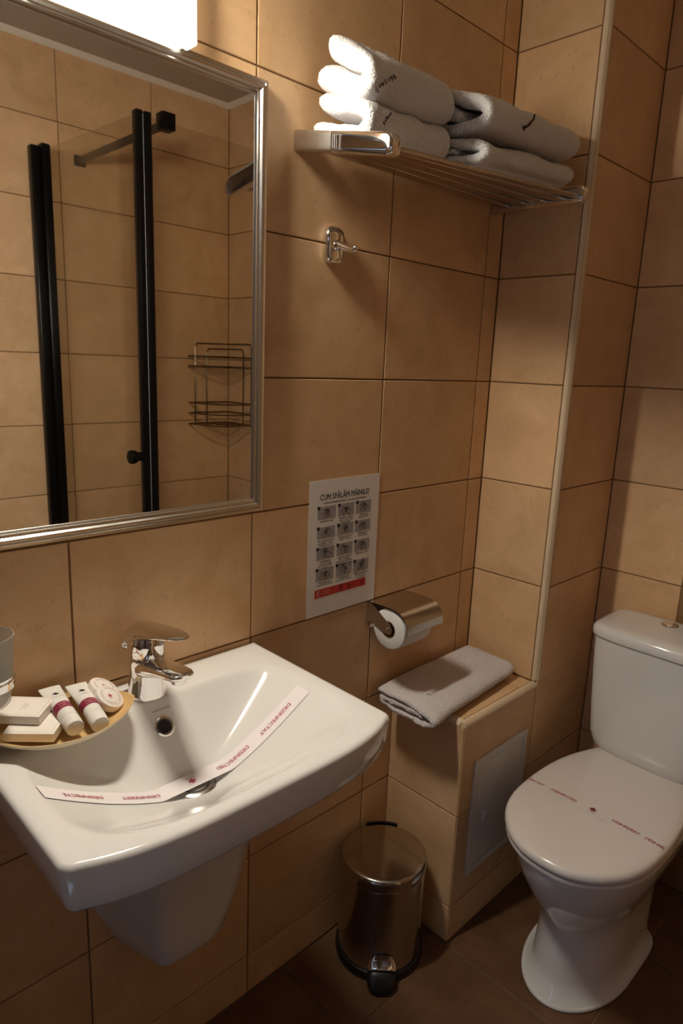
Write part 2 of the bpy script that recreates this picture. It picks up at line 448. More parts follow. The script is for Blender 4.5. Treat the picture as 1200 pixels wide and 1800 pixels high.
# access panel in the ledge box
ap = tag(empty('access_panel', (0.62, -DW, 0.167)), 'white plastic access panel set in the low tiled box', 'access panel')
bm = bmesh.new(); px0, px1, pz0, pz1 = 0.497, 0.733, 0.165, 0.482; f_ = 0.019
yA, yB = -DW-0.006, -DW+0.0005
for a in ((px0, px1, pz0, pz0+f_), (px0, px1, pz1-f_, pz1), (px0, px0+f_, pz0+f_, pz1-f_), (px1-f_, px1, pz0+f_, pz1-f_)):
    bx(bm, a[0], a[1], yA, yB, a[2], a[3], 0.0012, 1)
adopt(finish(bm, 'frame', 'plastic_w'), ap)
dr = adopt(box('door', px0+f_+0.0016, px1-f_-0.0016, -DW-0.0045, -DW+0.0005, pz0+f_+0.0016, pz1-f_-0.0016, 'plastic_w', bev=0.001), ap)
lt = adopt(box('latch', 0.545, 0.557, -DW-0.013, -DW-0.004, 0.298, 0.326, 'plastic_w', bev=0.002), dr)

# ------------------------------------------------------------------ sink
SX, SZ, SD = -0.257, 0.850, 0.103
def bowl_R(th):
    c, s = math.cos(th), math.sin(th); lo, hi = 0.0, 0.5
    for _ in range(40):
        m_ = (lo+hi)/2; x = m_*c/0.232; y = -0.203 + m_*s + 0.23; n = 6 if y > 0 else 3
        if abs(x)**n + abs(y/0.145)**n > 1: hi = m_
        else: lo = m_
    return lo
def sink_height(x, y):
    dx, dy = x-SX, y+0.203; r = math.hypot(dx, dy)
    if r < 1e-6: return SZ-SD
    t = min(1.0, r/bowl_R(math.atan2(dy, dx)))
    return SZ - SD*(1-t**1.5)
sink = tag(empty('wash_basin', (SX, -0.2, 0.31)), 'white ceramic wall-hung wash basin with bowed front edge', 'sink')
# outline in plan (relative to the centre line)
def sink_outline():
    pts = []
    hw = 0.2640
    for k in range(25): pts.append((hw - 2*hw*k/24, -0.0005))                      # back, right to left
    for k in range(1, 18): pts.append((-hw + 0.002*k/18, -0.0005 - 0.327*k/18))
    # front-left corner arc
    yl, yr = -0.352, -0.364
    def fy_(x):
        y0 = yl + (yr-yl)*(x+hw)/(2*hw)
        return y0 - 0.040*(1-abs(x/hw)**4)
    cr = 0.018
    for k in range(7):
        t = k/6*math.pi/2
        pts.append((-hw+0.002 + cr*(1-math.cos(t)), fy_(-hw+cr) + cr*(1-math.sin(t)) + 0.002*(1-t)))
    for k in range(1, 48):
        x = -hw+cr+0.002 + (2*hw-2*cr-0.004)*k/48
        pts.append((x, fy_(x)))
    for k in range(7):
        t = k/6*math.pi/2
        pts.append((hw-0.002 - cr*(1-math.sin(t)), fy_(hw-cr) + cr*(1-math.cos(t))))
    for k in range(1, 18): pts.append((hw-0.002 + 0.002*k/18, -0.346 + 0.3455*k/18))
    return pts
OUT = sink_outline()
bm = bmesh.new(); secs = []
def ring(fr, zoff=0.0, inset=0.0, zc=None):
    pass
cy = -0.203
ths = [math.atan2(y-cy, x) for x, y in OUT]; rb = [bowl_R(t) for t in ths]
for t in [0.10, 0.2, 0.3, 0.4, 0.5, 0.6, 0.7, 0.78, 0.86, 0.92, 0.96]:
    secs.append([(SX+t*r*math.cos(a), cy+t*r*math.sin(a), SZ-SD*(1-t**1.5)) for a, r in zip(ths, rb)])
secs.append([(SX+1.0*r*math.cos(a), cy+1.0*r*math.sin(a), SZ-0.0012) for a, r in zip(ths, rb)])
secs.append([(SX+(1.03 if a < 0 or abs(a) > 2.6 or abs(a) < 0.5 else 1.03)*r*math.cos(a), cy+1.03*r*math.sin(a), SZ) for a, r in zip(ths, rb)])
def inset_out(d, z, back=True):
    n = len(OUT); s = []
    for i in range(n):
        x0, y0 = OUT[(i-1) % n]; x1, y1 = OUT[(i+1) % n]; tx, ty = x1-x0, y1-y0; l = math.hypot(tx, ty) or 1
        nx, ny = -ty/l, tx/l            # outline runs anticlockwise as listed -> inward is left
        x, y = OUT[i]
        # keep the back flat against the wall
        s.append((SX+x+nx*d, min(-0.0005, y+ny*d) if y > -0.002 else y+ny*d, z))
    return s
secs.append(inset_out(0.012, SZ)); secs.append(inset_out(0.006, SZ-0.0006)); secs.append(inset_out(0.002, SZ-0.003)); secs.append(inset_out(0.0, SZ-0.008))
secs.append(inset_out(0.003, SZ-0.040)); secs.append(inset_out(0.007, SZ-0.061)); secs.append(inset_out(0.012, SZ-0.068)); secs.append(inset_out(0.020, SZ-0.070))
# underside closing to the trap
def under(k, z):
    return [(SX+(x*k), min(-0.0005, -0.10 + (y+0.10)*k) if y > -0.002 else -0.10+(y+0.10)*k, z) for x, y in OUT]
secs.append(under(0.80, SZ-0.085)); secs.append(under(0.62, SZ-0.135)); secs.append(under(0.40, SZ-0.160))
loft(bm, secs, True, True)
adopt(finish(bm, 'basin', 'ceramic', smooth=48), sink)
# trap cover (semi pedestal)
bm = bmesh.new(); secs = []
def round_poly(P, r, n=6):
    out = []
    for i in range(len(P)):
        a, p, c = Vector(P[i-1]), Vector(P[i]), Vector(P[(i+1) % len(P)])
        rr = r[i]
        if rr <= 0: out.append(p); continue
        u = (a-p).normalized()*rr; v = (c-p).normalized()*rr
        for k in range(n+1):
            t = k/n; out.append((p+u)*(1-t)**2 + p*2*t*(1-t) + (p+v)*t*t)
    return out
for z, lw, lf, rf, rw in ((0.735, -0.415, (-0.280, -0.205), (-0.048, -0.200), 0.00), (0.66, -0.405, (-0.272, -0.165), (-0.050, -0.160), -0.005), (0.57, -0.385, (-0.263, -0.130), (-0.056, -0.126), -0.010), (0.50, -0.362, (-0.263, -0.117), (-0.064, -0.114), -0.016), (0.44, -0.340, (-0.265, -0.113), (-0.082, -0.112), -0.032), (0.39, -0.318, (-0.267, -0.115), (-0.106, -0.118), -0.060), (0.356, -0.302, (-0.268, -0.118), (-0.128, -0.124), -0.090), (0.346, -0.298, (-0.266, -0.114), (-0.138, -0.120), -0.100)):
    secs.append([(p.x, p.y, z) for p in round_poly([(lw, -0.0005), (*lf,), (*rf,), (rw, -0.0005)], [0, 0.022, 0.060, 0])])
loft(bm, secs[::-1], True, True)
adopt(finish(bm, 'trap_cover', 'ceramic', smooth=50), sink)
# overflow ring and drain
th = math.atan2(-0.117+0.203, 0.0)
oy = -0.115; oz = sink_height(SX, oy); nrm = Vector((0, -(sink_height(SX, oy+0.002)-sink_height(SX, oy-0.002))/0.004, 1)).normalized()
def disc_at(cen, n, prof, seg=36):
    n = Vector(n).normalized(); a = Vector((1, 0, 0)); a = (a-n*a.dot(n)).normalized(); b_ = n.cross(a); cen = Vector(cen)
    return [[cen + n*h + (a*math.cos(2*math.pi*k/seg)+b_*math.sin(2*math.pi*k/seg))*r for k in range(seg)] for r, h in prof]
bm = bmesh.new(); loft(bm, disc_at((SX, oy, oz), nrm, [(0.0165, -0.001), (0.0165, 0.002), (0.0145, 0.0034), (0.0115, 0.0034), (0.0100, 0.001), (0.0100, -0.002)]), False, False)
ov = adopt(finish(bm, 'overflow_ring', 'chrome'), sink)
bm = bmesh.new(); loft(bm, disc_at((SX, oy, oz), nrm, [(0.0104, -0.001), (0.0104, 0.0009)]), True, True)
adopt(finish(bm, 'overflow_hole', 'dark'), ov)
bm = bmesh.new(); lathe(bm, [(0.033, 0.0), (0.033, 0.0035), (0.030, 0.0058), (0.024, 0.0066), (0.0235, 0.0035), (0.021, 0.003), (0.020, 0.0066), (0.012, 0.0085), (0.001, 0.0088)], (SX, cy, SZ-SD+0.0030), 48, cap0=True, cap1=True)
adopt(finish(bm, 'drain', 'satin'), sink)

# faucet ------------------------------------------------------------
FX, FY = -0.257, -0.060
fau = tag(empty('faucet', (FX, FY, SZ)), 'chrome single-lever mixer tap on the sink deck', 'faucet')
bm = bmesh.new()
lathe(bm, [(0.0305, 0.0005), (0.0310, 0.003), (0.0298, 0.006), (0.0292, 0.030), (0.0294, 0.055), (0.0300, 0.066), (0.0290, 0.0695), (0.0282, 0.071)], (FX, FY, SZ), 48, cap0=True, cap1=True)
adopt(finish(bm, 'body', 'chrome'), fau)
bm = bmesh.new(); secs = []
for t, y, z, hw, hh in ((0, 0.012, 0.055, 0.020, 0.014), (1, -0.012, 0.056, 0.0245, 0.0165), (2, -0.035, 0.060, 0.0240, 0.0140), (3, -0.060, 0.0665, 0.0225, 0.0105), (4, -0.085, 0.0720, 0.0215, 0.0080), (5, -0.105, 0.0750, 0.0200, 0.0070), (6, -0.116, 0.0760, 0.0160, 0.0055), (7, -0.121, 0.0762, 0.0080, 0.0035)):
    s = []
    for k in range(28):
        a = 2*math.pi*k/28; c, q = math.cos(a), math.sin(a)
        s.append((FX + hw*1.10*math.copysign(abs(c)**0.75, c), FY+y - 0.10*hh*q, SZ+z-0.003 + hh*math.copysign(abs(q)**0.8, q)))
    secs.append(s)
loft(bm, secs)
adopt(finish(bm, 'spout', 'chrome', smooth=60), fau)
bm = bmesh.new(); lathe(bm, [(0.0125, 0.0), (0.0125, -0.010), (0.0115, -0.0115), (0.009, -0.0115), (0.0085, -0.006)], (FX, FY-0.100, SZ+0.070), 32, cap0=True, cap1=True)
adopt(finish(bm, 'aerator', 'chrome'), fau)
bm = bmesh.new()
lathe(bm, [(0.0265, 0.068), (0.0285, 0.072), (0.0296, 0.082), (0.0294, 0.094), (0.0270, 0.105), (0.020, 0.113), (0.010, 0.118), (0.001, 0.1190)], (FX, FY, SZ), 48, cap0=True, cap1=True)
adopt(finish(bm, 'cartridge_dome', 'chrome', smooth=60), fau)
bm = bmesh.new(); secs = []
for y, z, hw, th_ in ((0.0290, 0.080, 0.0200, 0.012), (0.0300, 0.089, 0.0240, 0.024), (0.0270, 0.099, 0.0268, 0.031), (0.0150, 0.1075, 0.0276, 0.030), (0.000, 0.1130, 0.0276, 0.026), (-0.018, 0.1185, 0.0268, 0.020), (-0.040, 0.1245, 0.0245, 0.0135), (-0.068, 0.1305, 0.0212, 0.0085), (-0.096, 0.1348, 0.0165, 0.0058), (-0.117, 0.1375, 0.0095, 0.0038), (-0.124, 0.1382, 0.0040, 0.0020)):
    s = []
    for k in range(24):
        a = 2*math.pi*k/24; c, q = math.cos(a), math.sin(a)
        xx = hw*1.13*c
        s.append((FX+xx, FY+y, SZ+z + th_*0.5*q - 0.30*hw*(c*c)*(1 if q <= 0 else 0.55)))
    secs.append(s)
loft(bm, secs)
adopt(finish(bm, 'lever', 'chrome', smooth=60), fau)
mk = word_marks('maker_mark', [(0.0, 0.0022, [(-0.016, 0.016)])], lambda u, v: Vector((FX+0.004+u, -0.0975+v*0.8, sink_height(FX+0.004+u, -0.0975+v*0.8)+0.0008)), 'greyink')
adopt(mk, sink)

# paper band across the basin ---------------------------------------
BY = -0.2025
def band_z(x, y): return max(sink_height(x, BY)*0.6 + sink_height(x, y)*0.4, SZ-SD+0.0142) + 0.0016
band = tag(empty('hygiene_band', (SX, BY, SZ-0.09)), 'white paper hygiene band with red lettering laid across the basin', 'paper band')
bx0, bx1, bhw = -0.0395, -0.4830, 0.0165
bm = bmesh.new(); secs = []
for k in range(91):
    x = bx0 + (bx1-bx0)*k/90
    secs.append([(x, BY-bhw+2*bhw*j/6, band_z(x, BY-bhw+2*bhw*j/6)) for j in range(7)])
loft(bm, secs, False, False, closed=False)
adopt(finish(bm, 'paper', 'band', smooth=80), band)
def on_band(cx):
    # text reads from the far right end towards the left, its top towards the room
    return lambda u, v: Vector((cx-u, BY-v, band_z(cx-u, BY-v)+0.0005))
for body, cx in (('DEZINFECTAT', -0.100), ('DESINFECTED', -0.186), ('DESINFIZIERT', -0.345), ('DÉSINFECTÉ', -0.428)):
    adopt(text_on('lettering', body, 0.0105, on_band(cx), 'redink', bold=0.0001, spacing=0.92), band)
def tree_logo(name, fn, s, mat):
    """small emblem: three leafy blobs over a short line"""
    bm = bmesh.new()
    for (u, v, r) in ((-0.30, 0.15, 0.22), (0.05, 0.42, 0.26), (0.36, 0.12, 0.24), (0.02, 0.0, 0.20), (-0.10, -0.28, 0.13), (0.20, -0.25, 0.12)):
        vs = [bm.verts.new(fn(s*(u + r*math.cos(2*math.pi*k/9)*(1+0.25*(k % 2))), s*(v + r*math.sin(2*math.pi*k/9)*(0.8+0.3*(k % 2))))) for k in range(9)]
        bm.faces.new(vs)
    vs = [bm.verts.new(fn(s*u, s*v)) for u, v in ((-0.7, -0.62), (0.7, -0.62), (0.7, -0.55), (-0.7, -0.55))]
    bm.faces.new(vs)
    return finish(bm, name, mat, smooth=0, recalc=False)
adopt(tree_logo('emblem', on_band(SX-0.004), 0.011, 'redink'), band)

# ------------------------------------------------------------------ mirror
MX0, MX1, MZ0, MZ1 = -0.530, 0.0135, 1.1165, 1.8460
mir = tag(empty('mirror', ((MX0+MX1)/2, 0, MZ0)), 'rectangular wall mirror in a ridged silver moulding frame', 'mirror')
prof = [(0, 0.0), (0, 0.0120), (0.0020, 0.0150), (0.0055, 0.0140), (0.0065, 0.0125), (0.0085, 0.0165), (0.0120, 0.0200), (0.0155, 0.0195), (0.0180, 0.0165), (0.0190, 0.0150), (0.0205, 0.0165), (0.0225, 0.0165), (0.0235, 0.0140), (0.0265, 0.0125), (0.0285, 0.0090), (0.0285, 0.0)]
corners = [(MX0, MZ0), (MX1, MZ0), (MX1, MZ1), (MX0, MZ1)]
for i in range(4):
    a, b_ = corners[i], corners[(i+1) % 4]
    secs = []
    for (x, z), e in ((a, 0), (b_, 1)):
        sx = 1 if x == MX0 else -1; sz = 1 if z == MZ0 else -1
        secs.append([(x+sx*u, -0.0006-v, z+sz*u) for u, v in prof])
    bm = bmesh.new(); loft(bm, secs, True, True)
    adopt(finish(bm, 'frame_member', 'silver', smooth=40), mir)
adopt(box('glass', MX0+0.024, MX1-0.024, -0.0120, -0.006, MZ0+0.024, MZ1-0.024, 'mirror'), mir)

# ------------------------------------------------------------------ lamp above the mirror
lamp = tag(empty('wall_lamp', (-0.257, 0, 1.86)), 'glowing white wall lamp above the mirror', 'lamp')
adopt(box('back_plate', -0.360, -0.154, -0.0240, -0.0005, 1.8480, 1.990, 'opal', bev=0.002), lamp)
adopt(box('body', -0.361, -0.153, -0.0340, -0.0240, 1.8375, 1.990, 'opal', bev=0.002), lamp)
LY, LZ = -0.047, 1.926
def lamp_sec(x, t0, t1, n=28, g=1.0):
    k = g*max(0.0, 1-abs((x+0.257)/0.0935)**3.2)**(1/3.2)
    return [(x, LY - 0.038*k*math.cos(t0+(t1-t0)*i/n), LZ + 0.056*k*math.sin(t0+(t1-t0)*i/n)) for i in range(n+1)]
lx = [-0.257+0.0930*math.sin(math.pi/2*i/12) for i in range(-12, 13)]
bm = bmesh.new(); loft(bm, [lamp_sec(x, R(-125), R(48)) for x in lx], False, False, closed=False)
adopt(finish(bm, 'shade', 'lamp', smooth=60), lamp)
bm = bmesh.new(); loft(bm, [lamp_sec(x, R(46), R(125), 12, 1.02) + lamp_sec(x, R(46), R(125), 12, 0.99)[::-1] for x in lx], False, False)
adopt(finish(bm, 'top_cover', 'satin', smooth=60), lamp)
bm = bmesh.new(); loft(bm, [lamp_sec(x, R(-30), R(47), 12, 1.02) + lamp_sec(x, R(-30), R(47), 12, 0.995)[::-1] for x in [-0.257+0.012*i for i in range(-6, 7)]], True, True)
adopt(finish(bm, 'front_panel', 'satin', smooth=60), lamp)  # opaque panel added on the unseen lamp front, blocks light thrown forward
for xa, xb_ in ((-0.3675, -0.3615), (-0.1525, -0.1465)):
    adopt(box('side_diffuser', xa, xb_, -0.052, -0.0235, 1.8370, 1.996, 'opal', bev=0.002), lamp)

# ------------------------------------------------------------------ towel rack
RX0, RX1, RY = 0.093, 0.712, -0.232
def rack_z(x, y):
    """rail top: the near front corner hangs a little lower than the rest"""
    s = (x-RX0)/(RX1-RX0); t = -y/0.232
    return 1.776 - 0.046*(1-s)*t - 0.002*t
rack = tag(empty('towel_rack', (0.40, 0, 1.76)), 'chrome wall-mounted hotel towel shelf with flat rails', 'towel rack')
def rack_arm(x, out):
    h = 0.0165
    ar = empty('arm', (x, 0, 1.775)); 
    adopt(ar, rack)
    def sect(y, hw, hh, rnd=0.35):
        z = rack_z(x, y); s = []
        for k in range(24):
            a = 2*math.pi*(k+0.5)/24; c, q = math.cos(a), math.sin(a)
            s.append((x + hw*math.copysign(abs(c)**rnd, c), y, z + hh*math.copysign(abs(q)**rnd, q)))
        return s
    bm = bmesh.new(); loft(bm, [sect(-0.0005, 0.0115, 0.0175), sect(-0.010, 0.0115, 0.0175), sect(-0.094, 0.0105, 0.0165)])
    a1 = adopt(finish(bm, 'wall_bracket', 'satin', smooth=40), ar)
    bm = bmesh.new(); ss = []
    y = -0.094
    for k in range(5):
        for dy, e in ((0, -0.0012), (0.0012, 0.0004), (0.0032, 0.0004), (0.0044, -0.0012)):
            ss.append(sect(y-dy, 0.0108+e, 0.0168+e))
        y -= 0.0046
    loft(bm, ss); adopt(finish(bm, 'collar', 'chrome', smooth=40), ar)
    bm = bmesh.new(); ss = [sect(y, 0.0112, 0.0172)]
    ss += [sect(-0.15, 0.0118, 0.0174), sect(-0.205, 0.0124, 0.0176), sect(-0.220, 0.0122, 0.0174), sect(-0.229, 0.0116, 0.0160), sect(-0.2335, 0.0104, 0.0130), sect(-0.235, 0.0085, 0.0095)]
    loft(bm, ss); adopt(finish(bm, 'end_cap', 'chrome', smooth=40), ar)
    return ar
# arms are direct parts; their pieces are sub-parts
rack_arm(RX0, -1); rack_arm(RX1, 1)
for y in (-0.034, -0.080, -0.126, -0.172, -0.214):
    bm = bmesh.new(); ss = []
    for x in (RX0+0.008, 0.25, 0.40, 0.55, RX1-0.008):
        z = rack_z(x, y) - 0.003; s = []
        for k in range(16):
            a = 2*math.pi*k/16; c, q = math.cos(a), math.sin(a)
            s.append((x, y + (0.0150 if y > -0.2 else 0.0085)*math.copysign(abs(c)**0.6, c), z + 0.0040*math.copysign(abs(q)**0.8, q)))
        ss.append(s)
    loft(bm, ss); adopt(finish(bm, 'rail', 'railsteel', smooth=60), rack)

# ------------------------------------------------------------------ towels
def fold_towel(name, mat, centre, x0, x1, th, lift=lambda x, y: 0.0, amp=0.0026, seed=0.0, ncl=46, yscale=lambda x: 1.0, stations=34):
    """thick cloth folded over: centre = centreline points (y,z) from the free upper edge round the fold to the free lower edge"""
    cl = smooth_path([(0, y, z) for y, z in centre], ncl)
    thf = th if callable(th) else (lambda u: th)
    bm = bmesh.new(); xs = []
    for k, f_ in ((0.0, 0.50), (0.0025, 0.70), (0.006, 0.84), (0.012, 0.94), (0.022, 0.99)): xs.append((x0+k, f_))
    for k in range(1, stations): xs.append((x0+0.022 + (x1-x0-0.044)*k/stations, 1.0))
    for k, f_ in ((0.022, 0.99), (0.012, 0.94), (0.006, 0.84), (0.0025, 0.70), (0.0, 0.50)): xs.append((x1-k, f_))
    rows = []
    for x, f_ in xs:
        L, Rr = [], []
        for i, p in enumerate(cl):
            a = cl[max(i-1, 0)]; b_ = cl[min(i+1, ncl-1)]; t = (b_-a).normalized(); n = Vector((0, -t.z, t.y))
            h = thf(i/(ncl-1))*0.5*f_
            e = min(i, ncl-1-i)
            if e < 4: h *= (0.50, 0.78, 0.91, 0.97)[e]
            L.append(p+n*h); Rr.append(p-n*h)
        ringp = L + Rr[::-1]
        out = []
        for q in ringp:
            y = q.y*yscale(x); z = q.z + lift(x, q.y)
            v = Vector((x, y, z))
            d1 = noise.noise(Vector((x*18+seed, y*18, z*18)))*amp*1.8 + noise.noise(Vector((x*160+seed, y*160, z*160)))*amp*0.55 + noise.noise(Vector((x*420+seed, y*420, z*420)))*amp*0.35
            out.append(v + Vector((noise.noise(Vector((y*60+seed, z*60, x*9)))*amp*1.4, -d1*0.6, d1)))
        rows.append([bm.verts.new(v) for v in out])
    n = len(rows[0])
    for a, b_ in zip(rows, rows[1:]):
        for i in range(n):
            j = (i+1) % n; bm.faces.new((a[i], a[j], b_[j], b_[i]))
    for rw in (rows[0], rows[-1]):
        for i in range(ncl-1):
            bm.faces.new((rw[i], rw[i+1], rw[n-2-i], rw[n-1-i]))
    return finish(bm, name, mat, smooth=70)

def rl(x, y): return rack_z(x, min(0, max(-0.232, y))) - 1.776
TG = 'folded bath towels on the chrome shelf'
def shelf_towel(label, centre, x0, x1, th, seed, emb=None, yscale=lambda x: 1.0):
    e = tag(empty('towel', ((x0+x1)/2, -0.1, min(z for _, z in centre)-0.012)), label, 'towel', TG)
    adopt(fold_towel('cloth', 'terry', centre, x0, x1, th, lift=rl, seed=seed, yscale=yscale), e)
    return e
# left pair (bottom, top)
def bulge(back, front): return lambda u: front + (back-front)*abs(2*u-1)**0.8
t1 = shelf_towel('white folded towel, lower one at the lamp end of the shelf', [(-0.030, 1.8420), (-0.060, 1.8400), (-0.100, 1.8365), (-0.130, 1.8330), (-0.1440, 1.8220), (-0.1440, 1.8100), (-0.130, 1.7960), (-0.100, 1.7940), (-0.060, 1.7960), (-0.018, 1.8000)], 0.112, 0.330, bulge(0.036, 0.025), 1.0)
t2 = shelf_towel('white embroidered towel, top one at the lamp end of the shelf', [(-0.052, 1.9300), (-0.075, 1.9220), (-0.105, 1.9120), (-0.132, 1.9020), (-0.1430, 1.8890), (-0.1430, 1.8770), (-0.132, 1.8660), (-0.105, 1.8680), (-0.065, 1.8780), (-0.028, 1.8830)], 0.110, 0.336, bulge(0.047, 0.030), 5.0)
t3 = shelf_towel('white folded towel, lower one at the duct end of the shelf', [(-0.030, 1.832), (-0.090, 1.829), (-0.160, 1.825), (-0.195, 1.820), (-0.2140, 1.8070), (-0.195, 1.7960), (-0.140, 1.7945), (-0.085, 1.7945), (-0.050, 1.802), (-0.090, 1.811), (-0.150, 1.8105)], 0.350, 0.676, 0.0200, 9.0)
t4 = shelf_towel('white embroidered towel, top one at the duct end of the shelf', [(-0.03, 1.911), (-0.08, 1.911), (-0.14, 1.906), (-0.19, 1.894), (-0.214, 1.874), (-0.197, 1.856), (-0.145, 1.852), (-0.085, 1.853), (-0.045, 1.863), (-0.075, 1.88), (-0.125, 1.88), (-0.16, 1.872)], 0.350, 0.690, 0.0255, 14.0)
def stitch(t, pts, r=0.0009):
    bm = bmesh.new(); tube(bm, smooth_path(pts, 90), r, 6)
    adopt(finish(bm, 'embroidery', 'thread'), t)
def script(p0, p1, y, bulge, n=7, amp=0.0055):
    """handwriting-like loops running from p0 to p1 on the towel front (x,z)"""
    pts = []
    dx, dz = p1[0]-p0[0], p1[1]-p0[1]; l = math.hypot(dx, dz); tx, tz = dx/l, dz/l; nx, nz = -tz, tx
    for k in range(n*4+1):
        u = k/(n*4); a = 2*math.pi*n*u
        big = 1.9 if u < 0.13 else (1.0 + 0.35*math.sin(u*17))
        px = p0[0]+dx*u + tx*0.0022*math.sin(2*a/2) + nx*amp*0.5*big*math.sin(a)
        pz = p0[1]+dz*u + tz*0.0022*math.sin(2*a/2) + nz*amp*0.5*big*math.sin(a)
        bow = bulge*(1-(2*u-1)**2)
        pts.append((px+bow*nx*1.2, y(px, pz), pz+bow*nz*1.2))
    return pts

# ------------------------------------------------------------------ robe hook
hk = tag(empty('robe_hook', (0.181, 0, 1.58)), 'small chrome robe hook on the tiles below the towel shelf', 'hook')
bm = bmesh.new(); ss = []
for y, k in ((-0.0005, 0.96), (-0.004, 1.0), (-0.010, 1.0), (-0.0145, 0.95), (-0.0172, 0.84), (-0.0182, 0.62)):
    ss.append([(0.180+0.0235*k*math.copysign(abs(math.cos(2*math.pi*j/40))**0.55, math.cos(2*math.pi*j/40)), y, 1.6135+0.0335*k*math.copysign(abs(math.sin(2*math.pi*j/40))**0.55, math.sin(2*math.pi*j/40))) for j in range(40)])
loft(bm, ss); adopt(finish(bm, 'plate', 'chrome', smooth=60), hk)
bm = bmesh.new(); tube(bm, [(0.181, -0.015, 1.612), (0.181, -0.022, 1.612), (0.181, -0.028, 1.611), (0.181, -0.048, 1.6040), (0.181, -0.058, 1.6010), (0.181, -0.064, 1.6015), (0.181, -0.0665, 1.6050), (0.181, -0.0665, 1.6085)], [0.0115, 0.0092, 0.0068, 0.0064, 0.0064, 0.0066, 0.0064, 0.0040], 20)
adopt(finish(bm, 'peg', 'chrome', smooth=60), hk)

# ------------------------------------------------------------------ hand-washing poster
PX0, PZ1, PW, PH = 0.1430, 1.1575, 0.2100, 0.2970
pos = tag(empty('poster', (PX0+PW/2, 0, PZ1-PH)), 'white hand-washing instruction sheet with a red band, taped on the tiles', 'poster')
def pp(u, v, l=1): return Vector((PX0+u*PW, -0.0012-0.00025*l, PZ1-v*PH))
def quad(name, u0, u1, v0, v1, mat, l=1):
    bm = bmesh.new(); vs = [bm.verts.new(pp(u, v, l)) for u, v in ((u0, v1), (u1, v1), (u1, v0), (u0, v0))]; bm.faces.new(vs)
    return finish(bm, name, mat, smooth=0, recalc=False)
adopt(box('paper', PX0, PX0+PW, -0.0012, -0.0005, PZ1-PH, PZ1, 'paper'), pos)
def ptext(name, body, size, u, v, mat='ink', align='CENTER', **kw):
    c = pp(u, v, 3)
    o = text_on(name, body, size, lambda a, b_: Vector((c.x+a, c.y, c.z+b_)), mat, align=align, **kw)
    return adopt(o, pos)
tt = ptext('title', 'CUM SPĂLĂM MÂINILE?', 0.0178, 0.49, 0.125)
xm = PX0+0.49*PW
hwid = max(abs(v.co.x-xm) for v in tt.data.vertices)
for v in tt.data.vertices: v.co.x = xm + (v.co.x-xm)*0.350*PW/hwid
for dx_, dz_ in ((0.00045, 0.0), (0.00022, 0.00018)):
    t2_ = tt.copy(); t2_.data = tt.data.copy(); COL.objects.link(t2_)
    for v in t2_.data.vertices: v.co.x += dx_; v.co.z += dz_; v.co.y += 0.00004
ptext('subtitle', '– Durata întregii proceduri:  cel puţin 30 de secunde!', 0.0060, 0.49, 0.166, bold=0.00008)
cols = [(0.115, 0.360), (0.395, 0.625), (0.655, 0.880)]
rws = [(0.190, 0.282), (0.338, 0.424), (0.487, 0.578), (0.643, 0.738)]
caps = [['Udaţi mâinile cu apă', 'Aplicaţi săpun suficient\npentru a acoperi toată\nsuprafaţa mâinilor', 'Frecaţi mâinile\npalmă peste palmă'],
        ['Palma dreaptă peste dosul\npalmei stângi cu degetele\nîntrepătrunse şi invers', 'Palmă peste palmă, cu\ndegetele întreţesute', 'Dosul degetelor\npe palma opusă'],
        ['Frecaţi rotativ cu\ndegetul mare stâng\nprins în palma dreaptă\nşi invers', 'Frecaţi rotativ, înainte şi\nînapoi, cu degetele\nîmpreunate ale mâinii drepte\nîn palma stângă şi invers', 'Clătiţi mâinile cu apă'],
        ['Uscaţi mâinile cu un\nprosop de unică folosinţă', 'Folosiţi prosopul\npentru a închide robinetul', 'Mâinile dumneavoastră\nsunt acum curate\nşi în siguranţă']]
HAND = [(-0.20, -0.50), (-0.22, -0.10), (-0.38, 0.12), (-0.34, 0.20), (-0.20, 0.06), (-0.18, 0.42), (-0.10, 0.44), (-0.08, 0.10), (-0.05, 0.50), (0.04, 0.50), (0.05, 0.10), (0.10, 0.44), (0.18, 0.42), (0.16, 0.06), (0.24, 0.28), (0.30, 0.24), (0.22, -0.12), (0.20, -0.50)]
rnd = random.Random(3)
for r_, (v0, v1) in enumerate(rws):
    for c, (u0, u1) in enumerate(cols):
        q = adopt(quad('picture', u0, u1, v0, v1, 'greyp', 1), pos)
        bm = bmesh.new()
        for hcount in range(2):
            an = rnd.uniform(-0.7, 0.7) + (0.5 if hcount else -0.5); sc = rnd.uniform(0.60, 0.85); ox = 0.18*(1 if hcount else -1)*rnd.uniform(0.4, 1.2); oy_ = rnd.uniform(-0.10, 0.08)
            pts = []
            for (a, b_) in HAND:
                a2 = a*math.cos(an)-b_*math.sin(an); b2 = a*math.sin(an)+b_*math.cos(an)
                uu = u0 + (u1-u0)*min(0.97, max(0.03, 0.52 + (a2*sc+ox)*0.62)); vv = v0 + (v1-v0)*min(0.97, max(0.03, 0.5 - (b2*sc+oy_)))
                p = pp(uu, vv, 2); pts.append(p)
            tube(bm, pts, 0.00030, 4)
        dw = finish(bm, 'drawing', 'ink'); adopt(dw, q)
        nb = quad('number_box', u0-0.005, u0+0.030, v0-0.004, v0+0.020, 'ink', 2); adopt(nb, q)
        cp = pp((u0+u1)/2, v1+0.007, 3)
        me = text_mesh(caps[r_][c], 0.0050, bold=0.00010)
        zt = max(v.co.y for v in me.vertices)
        for v in me.vertices: v.co = Vector((cp.x+v.co.x*0.88, cp.y, cp.z+v.co.y-zt))
        me.update(); adopt(link('caption', me, 'ink'), pos)
bn = adopt(quad('banner', 0.105, 0.850, 0.800, 0.862, 'redp', 1), pos)
c = pp(0.265, 0.831, 3)
